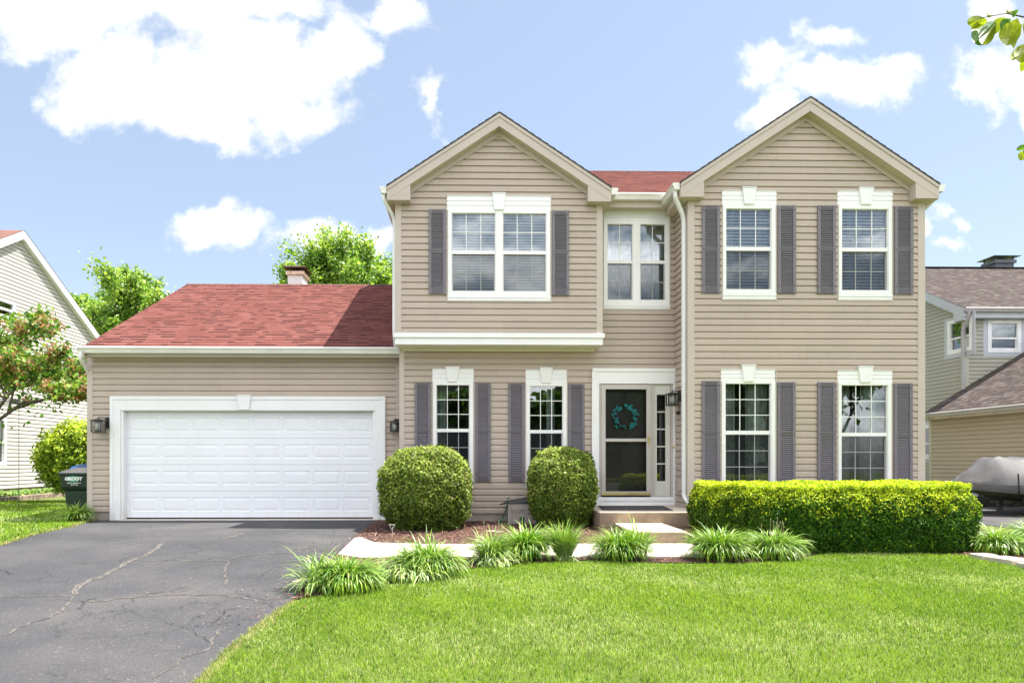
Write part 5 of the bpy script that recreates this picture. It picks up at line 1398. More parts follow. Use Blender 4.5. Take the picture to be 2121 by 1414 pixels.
def chips():
    n = 52000
    X = RNG.uniform(-2.2, 8.6, n); Y_ = RNG.uniform(6.3, 12.5, n)
    jit = .06 * nz(np.stack([X, Y_, X * 0], 1), 8.0, 1.0)
    k = in_poly(X + jit, Y_ + jit, bed_arr) & ~((X > 3.6) & (X < 6.4) & (Y_ > 9.0)) & ~((X > pl) & (Y_ > 11)) 
    wk_ = in_poly(X, Y_, np.array(walkp)); k &= ~(wk_ & (RNG.random(n) > .004))
    # litter blown onto the driveway edge
    m = 420; X2 = RNG.normal(-1.95, .22, m); Y2 = RNG.uniform(5.6, 11, m); X = np.concatenate([X[k], X2]); Y_ = np.concatenate([Y_[k], Y2]); n = len(X)
    ins = (X > -1.9); z = zgv(Y_) + np.where(in_poly(X, Y_, np.array(walkp)), .036, .018) + RNG.uniform(0, .018, n) * ins
    az = RNG.uniform(0, 3.14, n); ln = RNG.uniform(.015, .065, n) * np.where(X < -1.85, .5, 1); w = RNG.uniform(.005, .014, n); tl = RNG.normal(0, .3, n)
    d = np.stack([np.cos(az) * np.cos(tl), np.sin(az) * np.cos(tl), np.sin(tl)], 1) * ln[:, None] * .5; s = np.stack([-np.sin(az), np.cos(az), RNG.normal(0, .4, n)], 1) * w[:, None] * .5
    P = np.stack([X, Y_, z + np.abs(d[:, 2])], 1)
    V = np.stack([P - d - s, P - d + s, P + d + s * .6, P + d - s * .6], 1).reshape(-1, 3); Fq = np.arange(4 * n).reshape(n, 4)
    col = pick([(.13, .058, .042), (.19, .09, .065), (.27, .15, .11), (.06, .03, .022), (.36, .24, .18)], n, [.3, .3, .2, .12, .08])
    far = X < -1.85; col[far] = pick([(.20, .15, .12), (.13, .09, .07)], far.sum())
    o = np_mesh('bark_chips', V, Fq, LM_chip, None, np.repeat(col, 4, axis=0)); o['kind'] = 'stuff'; o['label'] = 'red-brown shredded bark covering the planting bed'; o['category'] = 'mulch'
LM_chip = leaf_mat('bark chips', .0, .8, .03)
chips()

# ------------------------------------------------------------------ small things in the bed
M['resin'] = mat('taupe resin', (.36, .32, .295), .6, var=.08, vscale=5)
M['resin_d'] = mat('taupe resin shade', (.30, .265, .24), .6, var=.08, vscale=5)
M['hose'] = mat('green hose', (.01, .16, .10), .4)
hy = 12.0; hx0, hx1 = WX(1052, hy), WX(1112, hy); hz = WZ(1043, 1075, hy)
hr = thing('hose_reel_box', ((hx0 + hx1) / 2, hy + .2, 0), 'taupe plastic hose reel box with black crank between the two round bushes', 'hose reel box')
b = MB(); b.box(hx0, hx1, hy, hy + .40, -.02, hz); b.box(hx0 + .001, hx0 + .055, hy - .012, hy - .0005, .0, hz - .004); b.build('box_body', M['resin'], hr, bevel=.01)
b = MB(); n = 10
for i in range(n):
    xa = hx0 + .075 + i * (hx1 - hx0 - .1) / n; b.box(xa, xa + .012, hy - .006, hy - .0005, .02, hz - .16 - .0012 * (i - 5) ** 2)
for dz in (.09, .13):
    b.sweep([(hx0 + .065 + (hx1 - hx0 - .08) * i / 10, hy - .008, hz - dz - .03 + .03 * math.sin(math.pi * i / 10)) for i in range(11)], [(-.004, -.004), (.004, -.004), (.004, .004), (-.004, .004)], up=(0, 1, .01))
xm = (hx0 + hx1) / 2; b.box(xm - .03, xm + .03, hy - .01, hy - .0005, hz - .11, hz - .075); b.build('rib', M['resin_d'], hr)
b = MB(); kx = WX(1081, hy); kz = WZ(1073, 1081, hy); b.cone((kx, hy - .05, kz), (kx, hy - .001, kz), .035, .035, seg=14); b.cone((kx, hy - .045, kz), (kx + .045, hy - .05, kz - .16), .022, .018); b.cone((kx + .045, hy - .11, kz - .16), (kx + .045, hy - .03, kz - .16), .016, .016); b.build('crank', M['black'], hr, smooth=False)
b = MB(); b.hexa([(hx0 - .04, hy - .02, hz + .002), (hx1 + .02, hy - .02, hz + .02), (hx1 + .02, hy + .42, hz + .02), (hx0 - .04, hy + .42, hz + .002), (hx0 - .02, hy + .0, hz + .03), (hx1 - .06, hy + .06, hz + .13), (hx1 - .04, hy + .34, hz + .12), (hx0 - .02, hy + .40, hz + .03)])
b.hexa([(hx0 - .14, hy - .03, hz - .02), (hx0 - .041, hy - .03, hz - .004), (hx0 - .041, hy + .2, hz - .004), (hx0 - .14, hy + .2, hz - .02), (hx0 - .14, hy - .03, hz - .012), (hx0 - .041, hy - .03, hz + .02), (hx0 - .041, hy + .2, hz + .02), (hx0 - .14, hy + .2, hz - .012)])
b.build('lid', M['black'], hr, bevel=.008)
gh = MB(); gh.tube([(hx0 + .02, hy + .05, hz + .10), (hx0 - .01, hy + .02, hz + .09), (hx0 + .0, hy - .02, hz + .03), (hx0 - .03, hy + .1, hz - .12), (hx0 - .09, hy + .12, hz - .26), (hx0 - .12, hy + .10, .06), (hx0 - .16, hy + .06, .02), (hx0 - .02, hy - .05, .02)], .012)
tag(gh.build('garden_hose', M['hose'], smooth=True), 'green garden hose looped beside the hose reel box', 'hose')
x, y = G(812, 1112)
b = MB(); z = zg(y) + .02
for a, c_ in (((x - .045, y, z + .17), (x + .045, y, z + .17)), ((x - .045, y, z + .17), (x, y, z + .09)), ((x + .045, y, z + .17), (x, y, z + .09)), ((x, y, z), (x + .01, y, z + .14))): b.cone(a, c_, .005, .005, seg=6)
tag(b.build('wire_stake', mat('grey wire', (.5, .47, .44), .5)), 'small triangular wire stake in the bark before the wide round bush', 'stake')
M['stone'] = mat('pale edging stone', (.52, .45, .37), .9, var=.12, vscale=6, bump=.4)
def stone(P0, P1, dep, hgt, label, grp='pale edging stones of the bed'):
    (x0, y0), (x1, y1) = P0, P1; a = Vector((x0, y0, 0)); b_ = Vector((x1, y1, 0)); n = Vector((-(b_ - a).y, (b_ - a).x, 0)).normalized() * dep; z = zg(y0)
    m = MB(); j = lambda: random.uniform(-.015, .015)
    ring = [a, a.lerp(b_, .5) - n * .1, b_, b_ + n * .9, a.lerp(b_, .5) + n * 1.1, a + n]
    m.slab([(p.x + j(), p.y + j()) for p in ring], z - .02, z + hgt)
    o = m.build('edging_stone', M['stone'], None, bevel=.015); tag(o, label, 'edging stone', grp); return o
stone(G(2008, 1156), G(2038, 1163), .22, .07, 'small edging stone touching the right end of the clipped hedge')
stone(G(2042, 1163), G(2098, 1173), .28, .07, 'long pale edging stone in the middle of the three at the right edge')
stone(G(2102, 1175), G(2170, 1188), .28, .07, 'pale edging stone cut off by the right edge of the photo')
stone(G(622, 1216), G(652, 1210), .16, .05, 'pale stone at the driveway beside the leftmost lily clump')
stone(G(1005, 1101), G(1035, 1104), .14, .02, 'flat grey stone in the bark right of the wide round bush')

# ------------------------------------------------------------------ bins
M['bin_green'] = mat('dark green bin plastic', (.010, .030, .014), .55, var=.1, vscale=4)
M['bin_lid'] = mat('dusty bin lid', (.42, .37, .34), .7, var=.12, vscale=5)
M['bin_blue'] = mat('blue bin plastic', (.01, .09, .30), .5, var=.1)
M['bin_lidg'] = mat('green lid rim', (.018, .045, .032), .6)
def wheelie(x, y, s, body, lid, rim, label, name, rz=0):
    r = thing(name, (x, y, 0), label, 'wheeled bin')
    b = MB(lambda a, c_, z: (x + a * math.cos(rz) - c_ * math.sin(rz), y + a * math.sin(rz) + c_ * math.cos(rz), z))
    w1, w2, w3, w4 = .22 * s, .255 * s, .325 * s, .335 * s
    def fr(m, wa, da, za, wb, db, zb, y0a=0, y0b=0): m.hexa([(-wa, -da + y0a, za), (wa, -da + y0a, za), (wa, da, za), (-wa, da, za), (-wb, -db + y0b, zb), (wb, -db + y0b, zb), (wb, db, zb), (-wb, db, zb)])
    fr(b, w1, .26 * s, .04, w2 + .015, .29 * s, .60 * s); fr(b, w2 + .016, .291 * s, .6001 * s, w3, .34 * s, .67 * s); fr(b, w3, .34 * s, .6701 * s, w4, .36 * s, .97 * s)
    bo = b.build('bin_body', body, r, bevel=.02)
    l = MB(b.T); fr(l, w4 + .035, .39 * s, .971 * s, w4 + .03, .385 * s, 1.015 * s); l.build('lid_rim', rim, r, bevel=.01)
    l = MB(b.T); wl = w4 + .028; l.hexa([(-wl, -.38 * s, 1.0155 * s), (wl, -.38 * s, 1.0155 * s), (wl, .38 * s, 1.0155 * s), (-wl, .38 * s, 1.0155 * s), (-wl + .03, -.33 * s, 1.045 * s), (wl - .03, -.33 * s, 1.045 * s), (wl - .05, .33 * s, 1.135 * s), (-wl + .05, .33 * s, 1.135 * s)]); l.build('lid', lid, r, bevel=.015)
    wh = MB(b.T)
    for sx in (-1, 1): wh.cone((sx * (w1 + .0), .24 * s, .11), (sx * (w1 + .055), .24 * s, .11), .11, .11, seg=20)
    wh.build('wheel', M['rubber'], r)
    h = MB(b.T); h.tube([(-w4 * .8, .36 * s, .95 * s), (-w4 * .8, .44 * s, .96 * s), (w4 * .8, .44 * s, .96 * s), (w4 * .8, .36 * s, .95 * s)], .014); h.build('handle', rim, r)
    return r, b.T
bx_, by_ = WX(166, 14.0), 14.05
gb, GT = wheelie(bx_ + .02, by_, .87, M['bin_green'], M['bin_lid'], M['bin_lidg'], 'dark green wheeled refuse bin with dusty lid and round green logo at the garage corner', 'wheeled_bin', R(6))
wheelie(WX(163, 15.6) + .35, 15.6, .95, M['bin_blue'], M['bin_blue'], M['bin_blue'], 'blue-lidded wheeled bin mostly hidden behind the green bin and the garage', 'wheeled_bin')
# logo
def text_part(txt, size, loc, mat_, parent, bold=0.0, sx=1.0, rz=0):
    cu = bpy.data.curves.new('t', 'FONT'); cu.body = txt; cu.size = size; cu.align_x = 'CENTER'; cu.align_y = 'CENTER'; cu.offset = bold; cu.extrude = .001
    o = bpy.data.objects.new('t', cu); C.objects.link(o); bpy.context.view_layer.update()
    me = bpy.data.meshes.new_from_object(o.evaluated_get(bpy.context.evaluated_depsgraph_get())); bpy.data.objects.remove(o)
    n = bpy.data.objects.new('lettering', me); C.objects.link(n); me.materials.clear(); me.materials.append(mat_)
    off = wloc(parent); n.parent = parent; n.location = Vector(loc) - off; n.rotation_euler = (R(90 - 3), 0, rz); n.scale = (sx, 1, 1)
    return n
M['decal'] = mat('white decal', (.8, .82, .82), .5); M['decal_g'] = mat('green decal', (.07, .36, .16), .5)
fy = -.352 * .87
b = MB(GT); ring = []
for k in range(24):
    a = 2 * math.pi * k / 24; ring.append((-.03 + .10 * math.copysign(abs(math.cos(a)) ** .55, math.cos(a)), .765 + .058 * math.copysign(abs(math.sin(a)) ** .7, math.sin(a))))
b.prism(ring, fy - .014, fy + .02); b.build('logo_disc', M['decal_g'], gb)
b = MB(GT); b.box(-.075, .02, fy - .0125, fy - .0105, .852, .862); b.box(-.075, .02, fy - .0125, fy - .0105, .768, .778); b.build('logo_bar', M['bin_green'], gb) if False else None
lo = lambda a, z, d=0: GT(a, fy - .0165 - d, z)
text_part('GROOT', .085, lo(-.03, .765), M['decal'], gb, .006, 1.05, R(6))
text_part('Groot Industries', .034, lo(-.02, .686), M['decal'], gb, .001, 1.1, R(6)); text_part('groot.com', .028, lo(-.01, .652), M['decal'], gb, .001, 1.1, R(6))

# ------------------------------------------------------------------ left neighbour
M['n_white'] = mat('cream vinyl siding', (.55, .52, .48), .5, var=.03, vscale=.8)
M['n_trim'] = mat('white neighbour trim', (.78, .78, .78), .5)
M['n_roof'] = shingle_mat('brown red shingles', (.24, .13, .11), (.10, .06, .06), (.30, .17, .14))
nxl = -13.5
lh = thing('neighbour_house', (-18, 21, 0), 'white sided house with a tall gable wall at the left edge of the photo', 'house')
RY, RZ_ = 20.7, 7.85; nsl = .57
fyv, byv = 16.2, 25.1
wup = (18.4, 20.55, WZ(657, 30, 19.9), WZ(625, 30, 19.9) + .12)
wlo = (18.3, 20.15, .95, 2.35)
b = MB(EAST)
siding(b, fyv, byv, .30, RZ_, -nxl, holes=[tuple(w_) for w_ in (wup, wlo)], course=.115, xl=lambda z: RY - (RZ_ - z) / nsl, xr=lambda z: RY + (RZ_ - z) / nsl, prot=.026)
b.build('side_wall', M['n_white'], lh)
b = MB(); siding(b, -24, nxl, .3, 5.3, fyv, course=.105); wall_sheet(b, -24, nxl, 0, 5.4, byv); b.build('front_wall', M['n_white'], lh)
b = MB(EAST); b.box(fyv - .02, fyv + .09, -nxl - .02, -nxl + .05, .28, 5.3); b.box(byv - .09, byv + .02, -nxl - .02, -nxl + .05, .28, 5.4); b.build('corner_trim', M['n_trim'], lh)
b = MB(); b.box(-24, nxl - .03, fyv + .03, byv - .03, -.2, .298); b.build('foundation', M['found'], lh)
b = MB(); e = .34; Lr = math.hypot(RY - fyv + e, nsl * (RY - fyv + e)); zt = RZ_ + .13
roof_plane(b, (-24, fyv - e, zt - nsl * (RY - fyv + e)), (1, 0, 0), (0, 1, nsl), 24 + nxl + .18, Lr); Lr2 = math.hypot(byv - RY + e, nsl * (byv - RY + e))
roof_plane(b, (nxl + .18, byv + e, zt - nsl * (byv - RY + e)), (-1, 0, 0), (0, -1, nsl), 24 + nxl + .18, Lr2)
b.build('roof', M['n_roof'], lh)
b = MB(EAST)
for sg, ee in ((-1, RY - fyv + e), (1, byv - RY + e)):
    P = [(RY, zt - .26), (RY, zt - .012), (RY + sg * ee, zt - .012 - nsl * ee), (RY + sg * ee, zt - .26 - nsl * ee)]
    if sg > 0: P = P[::-1]
    b.prism(P, -nxl - .17, -nxl - .02)
    xo = RY + sg * ee; xi = xo - sg * .42; zb_ = zt - .27 - nsl * ee; P = [(xo, zb_ - .02), (xi, zb_ - .02), (xi, zb_ + nsl * .42), (xo, zb_ + .005)]
    b.prism(P if sg < 0 else P[::-1], -nxl - .165, -nxl - .025)
b.build('barge_board', M['n_trim'], lh)
b = MB(); b.box(-24, nxl + .1, byv + e, byv + e + .12, zt - nsl * (byv - RY + e) - .13, zt - nsl * (byv - RY + e) - .01); b.build('gutter', M['n_trim'], lh)
for w_, lb in ((wup, 'upstairs window in the gable wall'), (wlo, 'ground-floor window with a pale blind')):
    window(lh, EAST, -nxl, w_, [(w_[0] + .09, w_[1] - .09)], w_[3] - .09, (w_[2] + w_[3]) / 2 + .03, (w_[2] + w_[3]) / 2 - .03, w_[2] + .10, 1, 1, 1, jch=False, blind=(.055, R(55), w_[2]) if w_ is wlo else None, glass='glass_up', screen=False, mats=M['n_trim'], label=lb)
b = MB(); b.box(nxl - 2.2, nxl - 2.15, fyv + .1, byv - .1, .3, 5.2); b.build('interior_wall', M['inside'], lh)
# planted border with block edging along that wall
M['block'] = mat('rough block edging', (.30, .23, .18), .95, var=.3, vscale=6, bump=.6)
n = 22
for i in range(n):
    ya = 14.6 + i * .48; b = MB(); j = random.uniform(-.015, .015)
    b.box(nxl + .75 + j, nxl + .98 + j, ya, ya + .46, -.02, .14 + j); o = b.build('edging_block', M['block'], None, bevel=.012)
    tag(o, 'brown edging block in the low row before the white neighbour house', 'edging block', 'edging blocks along the neighbour border')
n = 3200; X = RNG.uniform(nxl + .05, nxl + .78, n); Y_ = RNG.uniform(14.7, 25.0, n); base = np.stack([X, Y_, np.full(n, .10)], 1)
V, Fc, Cc = leaf_cards(base + np.stack([X * 0, X * 0, RNG.uniform(0, .14, n)], 1), rand_unit(n) * .7 + np.array([.4, -.3, .9]), RNG.uniform(.05, .09, n), pick([(.14, .26, .04), (.22, .36, .06), (.10, .2, .04), (.35, .42, .15)], n))
o = np_mesh('ground_cover', V, Fc, L['leaf'], None, Cc); o['kind'] = 'stuff'; o['label'] = 'leafy ground cover in the border below the white neighbour wall'
b = MB(); b.box(nxl + .02, nxl + .8, 14.65, 25.1, -.1, .10); o = b.build('border_soil', M['soil'], None); o['kind'] = 'structure'

shrub('yellow_green_bush', (WX(170, 18.6) , 18.7, 0), 1.15, .9, 2.15, 24000, .05, [(.17, .28, .03), (.26, .40, .04), (.36, .48, .05)], None, 'airy yellow-green bush behind the green bin, against the white neighbour house', power=2.1, tipcols=[(.62, .70, .08), (.50, .62, .07)], lump=.16, depth=.3, taper=.7)

xr0, yr0 = WX(8, 15.2), 15.2; zr0 = WZ(829, 8, 15.2); rg = MB(); rr_ = .30
for k_ in (0, -.05): rg.tube([(xr0 + rr_ * math.cos(a_), yr0 + rr_ * math.sin(a_), zr0 + k_) for a_ in np.linspace(0, 6.2832, 25)], .012)
for a_ in (.15,): rg.cone((xr0 + rr_ * math.cos(a_), yr0 + rr_ * math.sin(a_), 0), (xr0 + rr_ * math.cos(a_), yr0 + rr_ * math.sin(a_), zr0), .006, .006, seg=6)
tag(rg.build('plant_support', M['black']), 'dark metal double ring on a thin leg among the branches at the left edge', 'plant support')
# ------------------------------------------------------------------ right neighbour
M['sage'] = mat('sage vinyl siding', (.37, .36, .30), .55, var=.03, vscale=.8)
M['khaki'] = mat('khaki vinyl siding', (.40, .35, .255), .55, var=.03, vscale=.8)
M['greytrim'] = mat('pale grey trim', (.44, .46, .49), .5, var=.03)
M['steel'] = mat('grey gutter', (.38, .37, .37), .45, var=.05)
rh_ = thing('neighbour_house', (18, 19.5, 0), 'sage and khaki sided house with brown roofs at the right edge of the photo', 'house')
ax, ay = 14.3, 19.6
swin = (-WX(2013, 0.001) if False else -21.6, -ay - .15, WZ(742, 1990, 20.3), WZ(662, 1990, 20.3))
# side wall window spans photo 1965..2013 on the plane X = ax
def YonX(px, X):
    t = (px - CX) / F; return X * (math.cos(YAW) - t * math.sin(YAW)) / (math.sin(YAW) + t * math.cos(YAW))
ya_, yb_ = YonX(2013, ax), YonX(1965, ax)
swin = (-yb_, -ya_, WZ(734, 1990, 20.3), WZ(668, 1990, 20.3))
lwin = (-YonX(1937, ax) - 1.0, -YonX(1948, ax) + .0, WZ(948, 1942, 20.8), WZ(880, 1942, 20.8))
ez2 = WZ(636, 2040, ay - .25); sl2 = .52; ry2 = 24.0; rz2 = ez2 + sl2 * (ry2 - ay + .25)
b = MB(WEST)
siding(b, -29, -ay, .25, rz2, ax, holes=[swin, lwin], xl=lambda z: -ry2 - (rz2 - .1 - z) / sl2, xr=lambda z: -ry2 + (rz2 - .1 - z) / sl2, course=.1143); b.build('side_wall', M['sage'], rh_)
fwin = (WX(2047, ay), WX(2112, ay), WZ(728, 2080, ay), WZ(665, 2080, ay))
b = MB(); siding(b, ax, 24, 2.0, ez2 + .05, ay, holes=[fwin]); wall_sheet(b, ax, 24, 0, ez2, 29); b.build('front_wall', M['sage'], rh_)
b = MB(); b.box(ax - .02, ax + .11, ay - .02, ay + .11, 2.2, ez2 + .02); b.build('corner_trim', mat('sage trim', (.46, .46, .36), .5), rh_)
for T, pl_, w_, lb in ((WEST, ax, swin, 'square window on the side wall, with dark zigzag blind'), (FRONT, ay, fwin, 'square window on the front wall, with dark zigzag blind'), (WEST, ax, lwin, 'narrow ground-floor side window')):
    a = MB(T); a.box(w_[0] - .16, w_[0] - .03, pl_ - .02, pl_ - .001, w_[2] - .15, w_[3] + .12); a.box(w_[1] + .03, w_[1] + .14, pl_ - .02, pl_ - .001, w_[2] - .15, w_[3] + .12); a.box(w_[0] - .03, w_[1] + .03, pl_ - .02, pl_ - .001, w_[3] + .03, w_[3] + .12); a.box(w_[0] - .03, w_[1] + .03, pl_ - .02, pl_ - .001, w_[2] - .15, w_[2] - .03)
    wo_ = window(rh_, T, pl_, (w_[0] - .028, w_[1] + .028, w_[2] - .028, w_[3] + .028), [(w_[0] + .08, w_[1] - .08)], w_[3] - .08, (w_[2] + w_[3]) / 2 - .03, (w_[2] + w_[3]) / 2 - .08, w_[2] + .09, 1, 1, 1, jch=False, screen=False, mats=M['n_trim'], label=lb)
    a.build('surround', M['greytrim'], wo_)
    if w_ is not lwin:
        z = MB(T); n = 4; g0_, g1_ = w_[0] + .08, w_[1] - .08; zz = (w_[2] + w_[3]) / 2
        z.box(g0_, g1_, pl_ + .05, pl_ + .06, zz, zz + .16)
        for i in range(n):
            xa = g0_ + (g1_ - g0_) * i / n; xb = g0_ + (g1_ - g0_) * (i + 1) / n; z.prism([(xa, zz + .161), (xb, zz + .161), ((xa + xb) / 2, zz + .26)], pl_ + .05, pl_ + .06)
        z.build('valance', mat('green valance', (.12, .17, .13), .8), wo_)
b = MB(); Lr = math.hypot(ry2 - ay + .25, sl2 * (ry2 - ay + .25))
roof_plane(b, (ax - .25, ay - .25, ez2 + .0), (1, 0, 0), (0, 1, sl2), 12, Lr); roof_plane(b, (ax + 11.75, 2 * ry2 - ay + .25, ez2), (-1, 0, 0), (0, -1, sl2), 12, Lr, vseed=2); b.box(ax - .25, ax + 12, ry2 - .12, ry2 + .12, rz2, rz2 + .02)
b.build('roof', M['brown_roof'], rh_)
b = MB(WEST)
e2 = ry2 - ay + .25
for sg in (1, -1):
    P = [(-ry2, rz2 - .30), (-ry2 + sg * e2, rz2 - .30 - sl2 * e2), (-ry2 + sg * e2, rz2 - .012 - sl2 * e2), (-ry2, rz2 - .012)]
    b.prism(P if sg > 0 else P[::-1], ax - .24, ax - .02)
xo = -ay + .25; b.prism([(xo - .38, ez2 - .36), (xo, ez2 - .36), (xo, ez2 - .28), (xo - .38, ez2 - .30 + sl2 * .38)], ax - .235, ax - .025)
b.build('barge_board', M['greytrim'], rh_)
b = MB(); b.box(ax + .0, 24, ay - .24, ay - .20, ez2 - .30, ez2 - .13); b.box(ax + .0, 24, ay - .2, ay - .001, ez2 - .30, ez2 - .28); b.build('fascia', M['greytrim'], rh_)
gutter(rh_, (ax - .22, ay - .24, ez2 - .14), (24, ay - .24, ez2 - .14), sgn=-1, m='steel')
downspout(rh_, smooth_path([(ax - .10, ay - .30, ez2 - .12), (ax - .10, ay - .28, ez2 - .24), (ax + .02 - .12, ay - .06, ez2 - .62), (ax - .10, ay - .06, 3.12), (ax + .06, ay - .16, 3.02)]), m='steel', w=.07, d=.09)
# chimney
yc = 25.2; c0, c1 = WX(2062, yc), WX(2100, yc); zc_ = WZ(545, 2080, yc)
b = MB(); b.box(c0, c1, yc, yc + .6, 6.5, zc_); co = b.build('chimney', mat('slate metal', (.07, .085, .105), .5, var=.1), rh_)
b = MB(); b.box(c0 - .06, c1 + .06, yc - .06, yc + .66, zc_ + .001, zc_ + .12)
for qx in (c0, c1 - .04):
    for qy in (yc, yc + .56): b.box(qx, qx + .04, qy, qy + .04, zc_ + .121, zc_ + .24)
b.hexa([(c0 - .18, yc - .18, zc_ + .24), (c1 + .18, yc - .18, zc_ + .24), (c1 + .18, yc + .78, zc_ + .24), (c0 - .18, yc + .78, zc_ + .24), (c0 + .1, yc + .1, zc_ + .31), (c1 - .1, yc + .1, zc_ + .31), (c1 - .1, yc + .5, zc_ + .31), (c0 + .1, yc + .5, zc_ + .31)])
b.build('chimney_cap', mat('slate cap', (.09, .10, .12), .5), co)
# garage wing of the neighbour
gx = 13.25; gyb, gyf = 19.55, 12.2; gez = WZ(866, 1951, gyb) ; gsl = .60; gr = 16.6
b = MB(WEST); siding(b, -gyb, -gyf, .2, gez, gx); b.build('garage_side_wall', M['khaki'], rh_)
b = MB(); siding(b, gx, 2 * gr - gx, .2, gez + gsl * (gr - gx), gyf, xl=lambda z: gx + max(0, (z - gez)) / gsl, xr=lambda z: 2 * gr - gx - max(0, (z - gez)) / gsl); wall_sheet(b, gx, ax, 0, gez, gyb); b.q([(gx, gyb, gez), (2 * gr - gx, gyb, gez), (gr, gyb, gez + gsl * (gr - gx))]); b.build('garage_front_wall', M['khaki'], rh_)
b = MB(); b.box(gx - .02, gx + .1, gyb - .09, gyb + .02, .2, gez); b.box(gx - .02, gx + .1, gyf - .02, gyf + .1, .2, gez); b.build('corner_trim', mat('khaki trim', (.46, .43, .34), .5), rh_)
b = MB(); eo = .28; ze2 = gez + .10; Lg = math.hypot(gr - gx + eo, gsl * (gr - gx + eo))
roof_plane(b, (gx - eo, gyb, ze2 - gsl * 0), (0, -1, 0), (1, 0, gsl), gyb - gyf + .3, Lg, vseed=3)
roof_plane(b, (2 * gr - gx + eo, gyf - .3, ze2), (0, 1, 0), (-1, 0, gsl), gyb - gyf + .3, Lg, vseed=4); b.build('garage_roof', M['brown_roof'], rh_)
b = MB(); b.box(gx - eo + .02, gx - eo + .05, gyf - .3, gyb + .02, gez - .06, ze2 - .01); b.box(gx - eo + .05, gx - .001, gyf - .3, gyb + .02, gez - .06, gez - .045); b.build('garage_fascia', mat('weathered fascia', (.56, .51, .42), .7, var=.15, vscale=4), rh_)
gutter(rh_, (gx - eo + .019, gyb + .05, gez + .0), (gx - eo + .019, gyf - .3, gez + .0), sgn=-1 if True else 1, m='steel')
b = MB(WEST); b.box(-20.9, -20.75, ax - .04, ax - .015, 1.05, 1.3); b.build('vent_cover', M['greytrim'], rh_, bevel=.01)
b = MB(); b.box(ax + .3, ax + 5, ay + 2.5, ay + 2.55, .2, 5); b.build('interior_wall', M['inside'], rh_)

